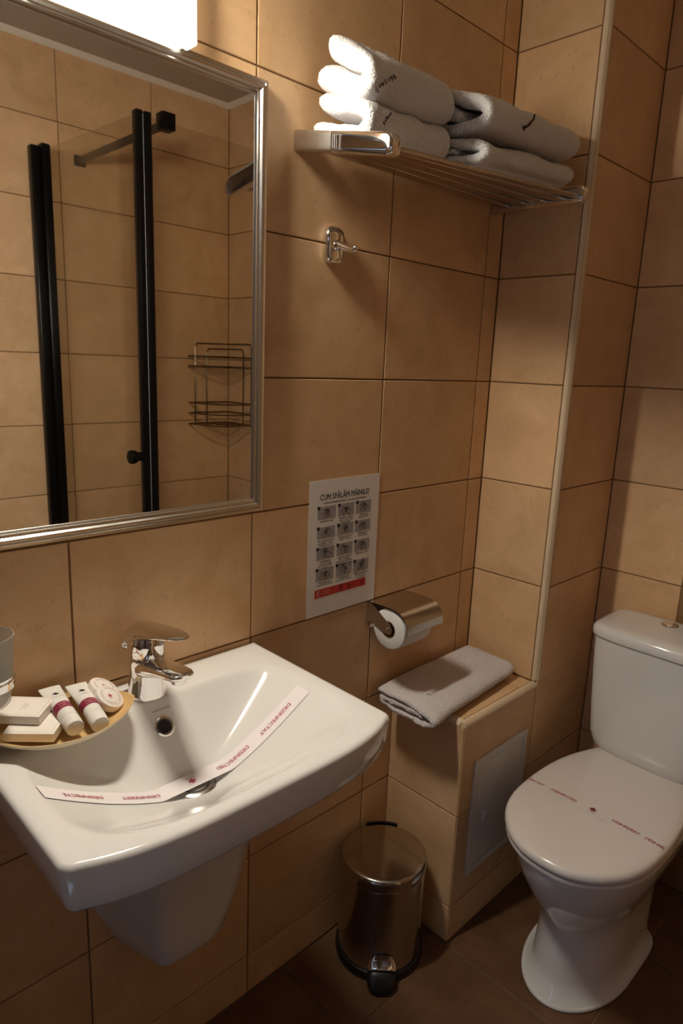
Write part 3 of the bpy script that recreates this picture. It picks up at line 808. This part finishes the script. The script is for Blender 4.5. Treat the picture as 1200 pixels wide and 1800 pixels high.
adopt(word_marks('banner_text', [(0.0024, 0.0020, [(-0.013, 0.013)]), (-0.0024, 0.0020, [(-0.013, 0.009)])], lambda a, b_: Vector((c.x+a, c.y, c.z+b_)), 'pinkink'), bn)
for u, s, mt in ((0.160, 0.0075, 'pinkink'), (0.475, 0.0090, 'ink'), (0.600, 0.0080, 'ink'), (0.790, 0.0060, 'maroon')):
    bm = bmesh.new(); c = pp(u, 0.831 if u != 0.475 else 0.826, 2)
    tube(bm, [(c.x+s*0.55*math.cos(t/12*2*math.pi), c.y, c.z+s*0.8*math.sin(t/12*2*math.pi)) for t in range(12)], 0.0004, 4, cyclic=True)
    tube(bm, [(c.x-s*0.3, c.y, c.z-s*0.4), (c.x, c.y, c.z+s*0.5), (c.x+s*0.3, c.y, c.z-s*0.4)], 0.0004, 4)
    adopt(finish(bm, 'banner_crest', mt), bn)

# ------------------------------------------------------------------ toilet paper holder and roll
tp = tag(empty('toilet_paper_holder', (0.395, 0, 0.80)), 'polished steel toilet paper holder with a curved cover flap', 'paper holder')
adopt(box('wall_plate', 0.342, 0.452, -0.004, -0.0005, 0.792, 0.852, 'steel', bev=0.001), tp)
cv = smooth_path([(0, -0.002, 0.8590), (0, -0.040, 0.8610), (0, -0.085, 0.8605), (0, -0.106, 0.8540), (0, -0.1185, 0.8400), (0, -0.1235, 0.8250), (0, -0.1240, 0.8120)], 30)
bm = bmesh.new(); secs = []
for x, e in ((0.333, 0.0), (0.462, 0.0)):
    o_ = []; i_ = []
    for k, p in enumerate(cv):
        a = cv[max(k-1, 0)]; b_ = cv[min(k+1, len(cv)-1)]; t = (b_-a).normalized(); n = Vector((0, -t.z, t.y))
        o_.append(Vector((x, p.y, p.z))); i_.append(Vector((x, p.y, p.z)) + n*0.0016)
    secs.append(o_+i_[::-1])
loft(bm, secs, False, False)
bmesh.ops.recalc_face_normals(bm, faces=bm.faces[:])
adopt(finish(bm, 'cover', 'steel', smooth=30), tp)
bm = bmesh.new()
def side(x, th_=0.0018):
    o_ = [(-0.001, 0.857), (-0.014, 0.858), (-0.073, 0.822), (-0.079, 0.811), (-0.076, 0.801), (-0.066, 0.797), (-0.056, 0.799), (-0.020, 0.812), (-0.001, 0.812)]
    loft(bm, [[(x, y, z) for y, z in o_], [(x+th_, y, z) for y, z in o_]])
side(0.3330)
adopt(finish(bm, 'side_plate', 'satin', smooth=20), tp)
bm = bmesh.new(); lathe(bm, [(0.0040, 0.0), (0.0048, -0.0015), (0.0035, -0.0035), (0.001, -0.004)], (0.3330, -0.066, 0.810), 20, axis='X', cap0=True, cap1=True)
lathe(bm, [(0.0040, 0.0005), (0.0040, 0.1120)], (0.3330, -0.066, 0.810), 16, axis='X', cap0=True, cap1=True)
adopt(finish(bm, 'axle', 'chrome'), tp)
rollt = tag(empty('toilet_paper_roll', (0.390, -0.066, 0.764)), 'white toilet paper roll under the steel cover flap', 'paper roll')
bm = bmesh.new(); RA = (0.3370, -0.066, 0.8085)
lathe(bm, [(0.0205, 0.0), (0.0440, 0.0), (0.0465, 0.0015), (0.0470, 0.004), (0.0470, 0.096), (0.0460, 0.0985), (0.0205, 0.0985), (0.0205, 0.0)], RA, 56, axis='X')
adopt(finish(bm, 'paper', 'tissue'), rollt)
bm = bmesh.new(); lathe(bm, [(0.0206, -0.0004), (0.0206, 0.0990), (0.0192, 0.0990), (0.0192, -0.0004), (0.0206, -0.0004)], RA, 40, axis='X')
adopt(finish(bm, 'core', 'card'), rollt)

# ------------------------------------------------------------------ towel on the ledge
lt_ = tag(empty('hand_towel', (0.54, -0.10, LEDGE)), 'greyish white hand towel folded on the tiled ledge', 'towel')
def ledge_lift(x, y):
    d = max(0.0, 0.452-x)/0.09
    return -0.011*d*d*(0.4+0.6*min(1, max(0, -y/0.19)))
def mk_ledge():
    cen = [(-0.022, 0.6415), (-0.070, 0.6425), (-0.125, 0.6405), (-0.165, 0.6365), (-0.1830, 0.6265), (-0.168, 0.6140), (-0.120, 0.6115), (-0.070, 0.6115), (-0.036, 0.6160), (-0.030, 0.6235), (-0.055, 0.6280), (-0.110, 0.6280), (-0.150, 0.6265)]
    return fold_towel('cloth', 'terry2', cen, 0.362, 0.732, 0.0135, lift=ledge_lift, amp=0.0024, seed=22.0, ncl=60, yscale=lambda x: 1.05-0.14*max(0, (x-0.36)/0.37))
adopt(mk_ledge(), lt_)
bm = bmesh.new(); tube(bm, [(0.412+0.006*math.sin(k), -0.128-0.0058*k, 0.6515-0.00050*k*k) for k in range(11)], 0.0014, 6)
adopt(finish(bm, 'hem', 'terry2'), lt_)

# ------------------------------------------------------------------ pedal bin
BXc, BYc, BR = 0.3150, -0.1120, 0.1000
pb = tag(empty('pedal_bin', (BXc, BYc, 0)), 'round stainless steel pedal bin under the sink corner', 'bin')
bm = bmesh.new(); lathe(bm, [(0.095, 0.0), (0.1055, 0.0), (0.1065, 0.004), (0.1065, 0.016), (0.1040, 0.021), (0.099, 0.022)], (BXc, BYc, 0), 64, cap0=True, cap1=True)
adopt(finish(bm, 'base_ring', 'blackpl'), pb)
bm = bmesh.new(); lathe(bm, [(BR, 0.020), (BR, 0.236), (BR-0.002, 0.238)], (BXc, BYc, 0), 72, cap0=True, cap1=True)
adopt(finish(bm, 'drum', 'binsteel'), pb)
bm = bmesh.new(); lathe(bm, [(0.1010, 0.2375), (0.1015, 0.2385), (0.1015, 0.2590), (0.1000, 0.2640), (0.0960, 0.2668), (0.0900, 0.2676), (0.060, 0.2690), (0.025, 0.2698), (0.001, 0.2700)], (BXc, BYc, 0), 72, cap0=True, cap1=True)
adopt(finish(bm, 'lid', 'binsteel', smooth=50), pb)
pd = Vector((-0.70, -0.714, 0)).normalized(); ps = Vector((-pd.y, pd.x, 0)); cb = Vector((BXc, BYc, 0))
bm = bmesh.new()
ss = []
for d, hw, z0, z1 in ((0.085, 0.026, 0.004, 0.034), (0.103, 0.033, 0.003, 0.044), (0.116, 0.034, 0.003, 0.040), (0.128, 0.031, 0.003, 0.030), (0.137, 0.023, 0.003, 0.018), (0.141, 0.011, 0.004, 0.011)):
    s = []
    for k in range(20):
        a = 2*math.pi*k/20; c, q = math.cos(a), math.sin(a)
        p = cb + pd*d + ps*hw*math.copysign(abs(c)**0.6, c); s.append((p.x, p.y, (z0+z1)/2 + (z1-z0)/2*math.copysign(abs(q)**0.6, q)))
    ss.append(s)
loft(bm, ss); pdl = adopt(finish(bm, 'pedal', 'blackpl', smooth=50), pb)
bm = bmesh.new()
ss = []
for d, hw, z in ((0.1005, 0.020, 0.070), (0.1030, 0.0290, 0.058), (0.1080, 0.0320, 0.0475), (0.114, 0.0300, 0.0435)):
    s = []
    for k in range(16):
        a = 2*math.pi*k/16
        p = cb + pd*(d+0.003*math.sin(a)) + ps*hw*math.cos(a); s.append((p.x, p.y, z+0.006*math.sin(a)))
    ss.append(s)
loft(bm, ss); adopt(finish(bm, 'pedal_guard', 'chrome', smooth=60), pb)
bm = bmesh.new()
hb = -pd
ss = []
a0 = math.atan2(hb.y, hb.x)
for k in range(13):
    a_ = a0 + R(-22 + 44*k/12); cc, qq = math.cos(a_), math.sin(a_)
    ss.append([(BXc+r_*cc, BYc+r_*qq, z_) for r_, z_ in ((0.1018, 0.236), (0.1065, 0.238), (0.1075, 0.262), (0.1050, 0.2690), (0.0985, 0.2695), (0.1018, 0.264))])
loft(bm, ss); adopt(finish(bm, 'hinge', 'blackpl'), pb)

# ------------------------------------------------------------------ toilet
TY = -0.4640
tl = tag(empty('toilet', (0.70, TY, 0)), 'white close-coupled toilet with closed lid and paper band', 'toilet')
def dsec(xf, xb, hw, z, n=56, pw=0.5, bk=0.35, front=0.5):
    """plan section: rounded front at xf, squarish back at xb"""
    L = xb-xf; s = []
    xm = xf + L*front
    for k in range(n):
        a = 2*math.pi*(k+0.5)/n; c, q = math.cos(a), math.sin(a)
        if c < 0:      # front half
            x = xm + (xm-xf)*(-1)*abs(c)**(2*pw) if False else xm - (xm-xf)*abs(c)**(2*pw)
            y = hw*math.copysign(abs(q)**(2*pw), q)
        else:
            x = xm + (xb-xm)*abs(c)**bk; y = hw*math.copysign(abs(q)**bk, q)
        s.append((x, TY+y, z))
    return s
bm = bmesh.new()
secs = [dsec(0.482, 0.86, 0.110, 0.0), dsec(0.480, 0.86, 0.112, 0.004), dsec(0.482, 0.86, 0.110, 0.010), dsec(0.494, 0.86, 0.101, 0.016), dsec(0.502, 0.86, 0.0975, 0.06), dsec(0.512, 0.87, 0.0960, 0.12), dsec(0.510, 0.875, 0.0975, 0.17), dsec(0.490, 0.88, 0.106, 0.215), dsec(0.456, 0.885, 0.126, 0.260), dsec(0.430, 0.89, 0.141, 0.305), dsec(0.412, 0.90, 0.152, 0.345), dsec(0.402, 0.905, 0.158, 0.375), dsec(0.400, 0.905, 0.160, 0.386), dsec(0.406, 0.905, 0.156, 0.392)]
loft(bm, secs); adopt(finish(bm, 'bowl', 'ceramic', smooth=60), tl)
# sealant bead round the foot
bm = bmesh.new(); pth = [Vector((x, y, 0.004)) for x, y, z in dsec(0.478, 0.862, 0.1135, 0.0)]
tube(bm, pth, 0.0048, 8, cyclic=True); adopt(finish(bm, 'sealant_bead', 'plastic_w'), tl)
# cistern shelf
bm = bmesh.new(); loft(bm, [dsec(0.84, 1.03, 0.115, 0.36, bk=0.3), dsec(0.84, 1.04, 0.125, 0.40, bk=0.3), dsec(0.84, 1.04, 0.125, 0.425, bk=0.3)])
adopt(finish(bm, 'cistern_shelf', 'ceramic', smooth=60), tl)
# seat ring and lid
def lidsec(z, g, dome=0.0):
    """lid plan: g grows the outline outwards; widest in the middle, narrowing to the hinge"""
    ctrl = [(0.903, 0.0), (0.903, 0.060), (0.901, 0.098), (0.894, 0.112), (0.862, 0.126), (0.790, 0.150), (0.710, 0.1630), (0.620, 0.1665), (0.540, 0.1600), (0.480, 0.1400), (0.428, 0.1000), (0.398, 0.0500), (0.391, 0.0)]
    P = smooth_path([(x, y, 0) for x, y in ctrl], 40)
    pts = [(p.x, p.y) for p in P] + [(p.x, -p.y) for p in P[-2:0:-1]]
    cx = 0.64; out = []
    n = len(pts)
    for i, (x, y) in enumerate(pts):
        x0, y0 = pts[i-1]; x1, y1 = pts[(i+1) % n]; tx, ty = x1-x0, y1-y0; l = math.hypot(tx, ty) or 1
        out.append((x - g*ty/l*-1 if False else x + g*(-ty/l)*-1, TY + y + g*(tx/l)*-1, z))
    return out
def lid_ring(scale, z):
    return [(0.64+(x-0.64)*scale, TY+(y-TY)*scale, z) for x, y, _ in lidsec(z, 0)]
bm = bmesh.new(); loft(bm, [lid_ring(0.955, 0.390), lid_ring(0.985, 0.3915), lid_ring(0.99, 0.396), lid_ring(0.985, 0.401), lid_ring(0.95, 0.403)])
adopt(finish(bm, 'seat', 'lid', smooth=60), tl)
bm = bmesh.new(); loft(bm, [lid_ring(0.95, 0.4045), lid_ring(0.992, 0.405), lid_ring(1.0, 0.4075), lid_ring(1.001, 0.4140), lid_ring(0.995, 0.4195), lid_ring(0.980, 0.4235), lid_ring(0.955, 0.4258), lid_ring(0.90, 0.4275), lid_ring(0.7, 0.4292), lid_ring(0.4, 0.4300), lid_ring(0.05, 0.4303)])
lid = adopt(finish(bm, 'lid', 'lid', smooth=60), tl)
# tank
def tsec(z, xf, xb, hw, rn=0.30):
    s = []; cx, hx = (xf+xb)/2, (xb-xf)/2
    for k in range(64):
        a = 2*math.pi*(k+0.5)/64; c, q = math.cos(a), math.sin(a)
        x = cx + hx*math.copysign(abs(c)**rn, c); y = hw*math.copysign(abs(q)**rn, q)
        x -= 0.012*(1-(y/hw)**2) if c < 0 else 0      # gently bowed front
        s.append((x, TY+y, z))
    return s
bm = bmesh.new(); loft(bm, [tsec(0.418, 0.895, 1.02, 0.105), tsec(0.424, 0.882, 1.03, 0.122), tsec(0.440, 0.874, 1.035, 0.137), tsec(0.470, 0.868, 1.037, 0.145), tsec(0.55, 0.862, 1.038, 0.150), tsec(0.65, 0.857, 1.038, 0.155), tsec(0.742, 0.852, 1.038, 0.158)])
adopt(finish(bm, 'tank', 'ceramic', smooth=60), tl)
bm = bmesh.new(); loft(bm, [tsec(0.7430, 0.855, 1.036, 0.156), tsec(0.7440, 0.846, 1.040, 0.1620), tsec(0.750, 0.8445, 1.041, 0.1635), tsec(0.763, 0.8455, 1.040, 0.1630), tsec(0.770, 0.851, 1.036, 0.1580), tsec(0.7735, 0.862, 1.028, 0.148), tsec(0.7745, 0.885, 1.010, 0.120), tsec(0.7748, 0.93, 0.97, 0.04)])
tlid = adopt(finish(bm, 'tank_lid', 'ceramic', smooth=60), tl)
bm = bmesh.new(); lathe(bm, [(0.021, 0.0), (0.021, 0.003), (0.0195, 0.0045), (0.0175, 0.0045), (0.017, 0.002), (0.0165, 0.002), (0.016, 0.0050), (0.010, 0.0060), (0.001, 0.0063)], (0.985, TY+0.014, 0.7738), 36, cap0=True, cap1=True)
adopt(finish(bm, 'flush_button', 'chrome'), tlid)
# paper band over the lid
LBX = 0.612
def lid_top(x, y):
    d = abs(y-TY)/0.1660
    if d < 0.955: return 0.4304-0.0046*(d**2.6)
    return 0.4258 - 0.016*((d-0.955)/0.047)**1.6
def lband(cx, cy_=0.0, lift=0.0012):
    # text runs across the seat from the wall side to the room side
    return lambda u, v: Vector((LBX+v-0.10*(-(cx+u)-0.0)*0.0, TY-(cx+u), lid_top(LBX, TY-(cx+u))+lift))
bm = bmesh.new(); secs = []
for k in range(61):
    u = -0.1645 + 0.329*k/60
    secs.append([(LBX-0.0165+0.033*j/4, TY-u, lid_top(LBX, TY-u)+0.0009) for j in range(5)])
loft(bm, secs, False, False, closed=False)
lb = adopt(finish(bm, 'paper_band', 'lid', smooth=80), tl)
for body, cx in (('DESINFECTED', -0.068), ('DESINFIZIERT', 0.078), ('DEZINFECTAT', -0.152), ('DÉSINFECTÉ', 0.148)):
    me = text_mesh(body, 0.0118, bold=0.00012, spacing=0.84)
    fn = lband(cx)
    if abs(cx) > 0.1:
        pass
    for v in me.vertices:
        a = max(-0.1668, min(0.1668, cx+v.co.x))
        v.co = Vector((LBX+v.co.y, TY-a, lid_top(LBX, TY-a)+0.0014))
    me.update(); adopt(link('lettering', me, 'redink'), lb)
adopt(tree_logo('emblem', lambda u, v: Vector((LBX+v, TY-0.002-u, lid_top(LBX, TY)+0.0014)), 0.0140, 'maroon'), lb)

# ------------------------------------------------------------------ amenities in the bamboo dish
DX, DYc = -0.4080, -0.0840
dish = tag(empty('amenity_dish', (DX, DYc, SZ)), 'leaf-shaped pale wooden dish of toiletries on the sink deck', 'dish')
def leaf(k, z, n=64):
    s = []
    for i in range(n):
        a = 2*math.pi*i/n; c, q = math.cos(a), math.sin(a)
        x = 0.108*k*c; y = 0.074*k*math.copysign(abs(q)**1.35, q)*1.0
        s.append((DX + x*math.cos(-0.18) - y*math.sin(-0.18), DYc + x*math.sin(-0.18) + y*math.cos(-0.18), z + 0.006*k*abs(c)**3))
    return s
bm = bmesh.new(); loft(bm, [leaf(0.55, SZ+0.0008), leaf(0.62, SZ+0.0014), leaf(0.80, SZ+0.0075), leaf(0.93, SZ+0.0145), leaf(1.0, SZ+0.0205), leaf(1.004, SZ+0.0225)], True, False)
do = adopt(finish(bm, 'outside', 'woodout', smooth=60), dish)
bm = bmesh.new(); loft(bm, [leaf(1.004, SZ+0.0225), leaf(0.99, SZ+0.0228), leaf(0.97, SZ+0.0205), leaf(0.90, SZ+0.0150), leaf(0.78, SZ+0.0095), leaf(0.60, SZ+0.0050), leaf(0.3, SZ+0.0040), leaf(0.02, SZ+0.0038)], False, True)
adopt(finish(bm, 'inside', 'wood', smooth=60), dish)

def place(e, loc, rz=0.0, rx=0.0, ry=0.0):
    e.location = loc; e.rotation_euler = (rx, ry, rz)
def soap_box(label, loc, rz, rx, ry, size):
    e = tag(empty('soap_box'), label, 'box', 'soap cartons in the dish')
    a, b_, h = size[0]/2, size[1]/2, size[2]
    box('carton', -a, a, -b_, b_, 0, h, 'box', e, bev=0.0006, seg=1)
    bm = bmesh.new(); w_ = 0.00035; i_ = 0.0045
    for x0, x1, y0, y1 in ((-a+i_, a-i_, -b_+i_, -b_+i_+w_), (-a+i_, a-i_, b_-i_-w_, b_-i_), (-a+i_, -a+i_+w_, -b_+i_, b_-i_), (a-i_-w_, a-i_, -b_+i_, b_-i_)):
        vs = [bm.verts.new((x, y, h+0.00025)) for x, y in ((x0, y0), (x1, y0), (x1, y1), (x0, y1))]; bm.faces.new(vs)
    finish(bm, 'printed_border', 'greyink', e, smooth=0, recalc=False)
    word_marks('print', [(0.0022, 0.0011, [(-0.010, 0.010)]), (-0.0022, 0.0011, [(-0.008, 0.008)])], lambda u, v: Vector((-v, u, h+0.0003)), 'greyink', e)
    place(e, loc, rz, rx, ry)
    return e
soap_box('white soap carton with grey border lying at the back of the dish', (-0.4460, -0.0540, SZ+0.0275), -0.76, 0.0, 0.0, (0.064, 0.056, 0.013))
soap_box('white soap carton lying at the front edge of the dish', (-0.4430, -0.0850, SZ+0.0135), -0.72, 0.0, 0.0, (0.070, 0.058, 0.013))

def lotion(label, loc, rz, rx):
    """tube lying on its back, crimped end towards the wall (+y), cap towards the room"""
    e = tag(empty('lotion_tube'), label, 'tube', 'lotion tubes in the dish')
    def sc(y, rx_, rz_, n=32): return [(rx_*math.cos(2*math.pi*k/n), y, rz_*math.sin(2*math.pi*k/n)) for k in range(n)]
    bm = bmesh.new(); R0 = 0.0130
    prof = [(-0.025, R0, R0), (-0.010, R0, R0), (0.010, R0*1.03, R0*0.90), (0.030, R0*1.10, R0*0.66), (0.050, R0*1.17, R0*0.36), (0.066, R0*1.22, R0*0.09), (0.0725, R0*1.22, R0*0.06)]
    loft(bm, [sc(*p) for p in prof]); finish(bm, 'body', 'tube', e, smooth=50)
    bm = bmesh.new(); loft(bm, [sc(-0.0250, R0*0.97, R0*0.97), sc(-0.0265, R0*1.0, R0*1.0), sc(-0.0460, R0*0.97, R0*0.97), sc(-0.0475, R0*0.93, R0*0.93), sc(-0.0480, R0*0.85, R0*0.85)])
    finish(bm, 'cap', 'tube', e, smooth=40)
    def surf(x, y):      # upper surface height
        for (ya, a1, b1), (yb, a2, b2) in zip(prof, prof[1:]):
            if ya <= y <= yb:
                f_ = (y-ya)/(yb-ya); a = a1+(a2-a1)*f_; b_ = b1+(b2-b1)*f_
                return b_*math.sqrt(max(0.0, 1-min(1, (x/a)**2)))
        return R0
    bm = bmesh.new(); loft(bm, [sc(-0.0080, R0*1.012, R0*1.012), sc(-0.0080, R0*1.015, R0*1.008), sc(0.0100, R0*1.045, R0*0.915), sc(0.0100, R0*1.03, R0*0.90)], False, False)
    bd = finish(bm, 'maroon_sleeve', 'maroon', e, smooth=60)
    word_marks('print', [(0.0030, 0.0014, [(-0.0070, 0.0070)]), (-0.0012, 0.0014, [(-0.0020, 0.0020)]), (-0.0046, 0.0014, [(-0.0070, 0.0070)])], lambda u, v: Vector((u, 0.001+v, surf(u, 0.001+v)*1.02+0.0003)), 'pinkink', bd)
    lg = tree_logo('emblem', lambda u, v: Vector((u, 0.040+v, surf(u, 0.040+v)+0.0004)), 0.0085, 'ink'); lg.parent = e
    word_marks('brand_line', [(0.0, 0.0014, [(-0.0075, 0.0075)])], lambda u, v: Vector((u, 0.0285+v, surf(u, 0.0285+v)+0.0004)), 'greyink', e)
    place(e, loc, rz, rx)
    return e
lotion('white lotion tube with maroon band, the one beside the soap cartons', (-0.4030, -0.0870, SZ+0.0310), -0.08, 0.10)
lotion('white lotion tube with maroon band, the one beside the round packets', (-0.3690, -0.0980, SZ+0.0290), -0.12, 0.10)

def round_packet(label, loc, rz, rx, ry):
    e = tag(empty('round_soap'), label, 'soap', 'round wrapped soaps in the dish')
    bm = bmesh.new(); lathe(bm, [(0.020, 0.0), (0.0222, 0.0010), (0.0230, 0.0040), (0.0230, 0.0095), (0.0222, 0.0122), (0.0195, 0.0132), (0.001, 0.0136)], (0, 0, 0), 48, cap0=True, cap1=True)
    finish(bm, 'wrapper', 'box', e, smooth=50)
    bm = bmesh.new(); tube(bm, [(0.0178*math.cos(2*math.pi*k/40), 0.0178*math.sin(2*math.pi*k/40), 0.01335) for k in range(40)], 0.00022, 4, cyclic=True)
    finish(bm, 'printed_ring', 'pinkink', e)
    word_marks('print', [(0.0, 0.0016, [(0.002, 0.022), (0.026, 0.044), (0.050, 0.068), (0.072, 0.090)])], lambda u, v: Vector(((0.0150+v)*math.cos(1.9-u/0.0150), (0.0150+v)*math.sin(1.9-u/0.0150), 0.01355)), 'greyink', e)
    lg = tree_logo('emblem', lambda u, v: Vector((u-0.002, v-0.001, 0.0138)), 0.0065, 'redink'); lg.parent = e
    place(e, loc, rz, rx, ry)
    return e
round_packet('round white wrapped soap leaning at the back of the dish', (-0.3330, -0.0540, SZ+0.0240), 0.5, 0.42, 0.25)
round_packet('round white wrapped soap with red emblem, nearest the tap', (-0.3390, -0.0860, SZ+0.0235), 0.3, 0.55, 0.30)

# ------------------------------------------------------------------ tumbler in its wall holder (left edge)
GX, GY = -0.4980, -0.0700
th_ = tag(empty('tumbler_holder', (GX, 0, 0.945)), 'chrome wall ring holding the frosted tumbler beside the mirror', 'tumbler holder')
bm = bmesh.new(); tube(bm, [(GX+0.0345*math.cos(2*math.pi*k/48), GY+0.0345*math.sin(2*math.pi*k/48), 0.9555) for k in range(48)], 0.0015, 8, cyclic=True)
lathe(bm, [(0.0318, 0.0), (0.0345, 0.0), (0.0345, 0.0170), (0.0325, 0.0170), (0.0318, 0.0)], (GX, GY, 0.9440), 48)
adopt(finish(bm, 'ring', 'chrome'), th_)
bm = bmesh.new(); tube(bm, [(GX, -0.008, 0.952), (GX, GY+0.034, 0.952)], 0.006, 14)
lathe(bm, [(0.020, -0.0005), (0.020, -0.006), (0.017, -0.009), (0.006, -0.010)], (GX, 0, 0.952), 32, axis='Y', cap0=True, cap1=True)
adopt(finish(bm, 'wall_mount', 'chrome'), th_)
tum = tag(empty('tumbler', (GX, GY, 0.918)), 'frosted glass tumbler in the chrome ring at the left edge', 'tumbler')
bm = bmesh.new(); lathe(bm, [(0.001, 0.918), (0.0255, 0.918), (0.0280, 0.921), (0.0310, 0.9450), (0.0345, 0.985), (0.0375, 1.018), (0.0362, 1.0185), (0.0330, 0.985), (0.0295, 0.945), (0.0260, 0.926), (0.001, 0.925)], (GX, GY, 0), 56)
adopt(finish(bm, 'glass', 'frost', smooth=50), tum)

# ------------------------------------------------------------------ shower enclosure (seen in the mirror)
sh = tag(empty('shower_enclosure', (0.60, -1.19, 0)), 'black framed glass shower cubicle reflected in the mirror', 'shower')
GYp, GXp, SHZ = -0.9000, 0.2560, 2.054
fp = adopt(box('fixed_panel', GXp+0.026, XS-0.003, GYp-0.003, GYp+0.003, 0.006, SHZ-0.010, 'glass'), sh)
dp = adopt(box('door', 0.2130, 0.2190, YS+0.040, GYp-0.004, 0.006, SHZ-0.010, 'glass'), sh)
dp.data.transform(Matrix.Translation((0.216, YS+0.040, 0)) @ Matrix.Rotation(R(-3.4), 4, 'Z') @ Matrix.Translation((-0.216, -(YS+0.040), 0)))
adopt(box('corner_post', 0.2655, 0.2860, GYp-0.013, GYp+0.013, 0.0005, SHZ, 'black', bev=0.003), sh)
adopt(box('closing_profile', 0.2420, 0.2615, GYp-0.018, GYp+0.010, 0.006, SHZ+0.001, 'black', bev=0.003), dp)
adopt(box('magnet_seal', 0.2617, 0.2653, GYp-0.006, GYp+0.004, 0.006, SHZ-0.006, 'greyp'), dp)
bm = bmesh.new(); bx(bm, 0.1640, 0.1940, YS+0.001, YS+0.034, 0.0005, SHZ-0.004, 0.004); bx(bm, 0.1945, 0.2250, YS+0.004, YS+0.044, 0.0005, SHZ+0.006, 0.006)
adopt(finish(bm, 'wall_profile', 'black'), sh)
bm = bmesh.new(); lathe(bm, [(0.013, 0.0), (0.013, -0.012), (0.0150, -0.018), (0.0200, -0.024), (0.0215, -0.036), (0.0195, -0.042), (0.001, -0.043)], (0.2425, GYp-0.006, 1.092), 28, axis='X', cap0=True, cap1=True)
adopt(finish(bm, 'knob', 'black'), dp)
bm = bmesh.new(); bx(bm, 0.330, 0.346, YS+0.010, GYp-0.004, 2.030, 2.050, 0.002)
sb = adopt(finish(bm, 'support_bar', 'darkbar'), sh)
adopt(box('wall_flange', 0.318, 0.358, YS+0.001, YS+0.012, 2.022, 2.056, 'black', bev=0.003), sb)
adopt(box('glass_clamp', 0.318, 0.360, GYp-0.022, GYp+0.018, 2.022, 2.068, 'black', bev=0.003), sb)

# corner caddy
cad = tag(empty('shower_caddy', (XS, YS, 1.10)), 'two-tier chrome wire corner caddy reflected in the mirror', 'caddy')
CL = 0.205
def quarter(z, r=CL, d=0.012, bow=0.62):
    pts = []
    for k in range(17):
        t = math.pi/2*k/16
        pts.append((XS-d - (r-d)*math.cos(t)**bow if math.cos(t) > 1e-6 else XS-d, YS+d + (r-d)*math.sin(t)**bow if math.sin(t) > 1e-6 else YS+d, z))
    return pts
def wire(name, paths, r=0.0016):
    bm = bmesh.new()
    for p in paths: tube(bm, p, r, 6)
    return adopt(finish(bm, name, 'wire'), cad)
for tier, (zb, rails) in enumerate(((1.360, (1.360, 1.400)), (1.125, (1.125, 1.170, 1.212)))):
    ps_ = []
    for z in rails:
        q = quarter(z); ps_.append(q)
        ps_.append([(XS-0.010, YS+0.010, z), q[0]]); ps_.append([(XS-0.010, YS+0.010, z), q[-1]])
    wire('basket_rail', ps_, 0.0027)
    wire('basket_floor', [[(XS-0.012 - 0.19*k/9, YS+0.011, zb), (XS-0.012-0.19*k/9*0.98, YS+0.011+max(0.01, 0.195*(1-(k/9)**2.6)), zb)] for k in range(10)], 0.0017)
wire('back_frame', [[(0.790, YS+0.006, 1.115), (0.790, YS+0.006, 1.435), (0.800, YS+0.006, 1.452), (XS-0.006, YS+0.006, 1.455), (XS-0.006, YS+0.16, 1.455), (XS-0.006, YS+0.172, 1.435), (XS-0.006, YS+0.172, 1.115)],
                    [(0.846, YS+0.006, 1.115), (0.846, YS+0.006, 1.415), (0.856, YS+0.006, 1.432), (XS-0.006, YS+0.006, 1.434), (XS-0.006, YS+0.105, 1.434), (XS-0.006, YS+0.116, 1.415), (XS-0.006, YS+0.116, 1.115)]], 0.0025)

# towel embroidery, last small details
stitch(t2, script((0.118, 1.8260), (0.166, 1.8610), lambda x, z: -0.1600, 0.003), 0.0008)
stitch(t1, script((0.142, 1.7830), (0.160, 1.8060), lambda x, z: -0.1585, 0.001, n=5, amp=0.004), 0.0007)
stitch(t4, script((0.452, 1.840), (0.490, 1.874), lambda x, z: -0.2300 + 9.0*(z-1.857)**2, -0.003, n=8, amp=0.004), 0.0011)
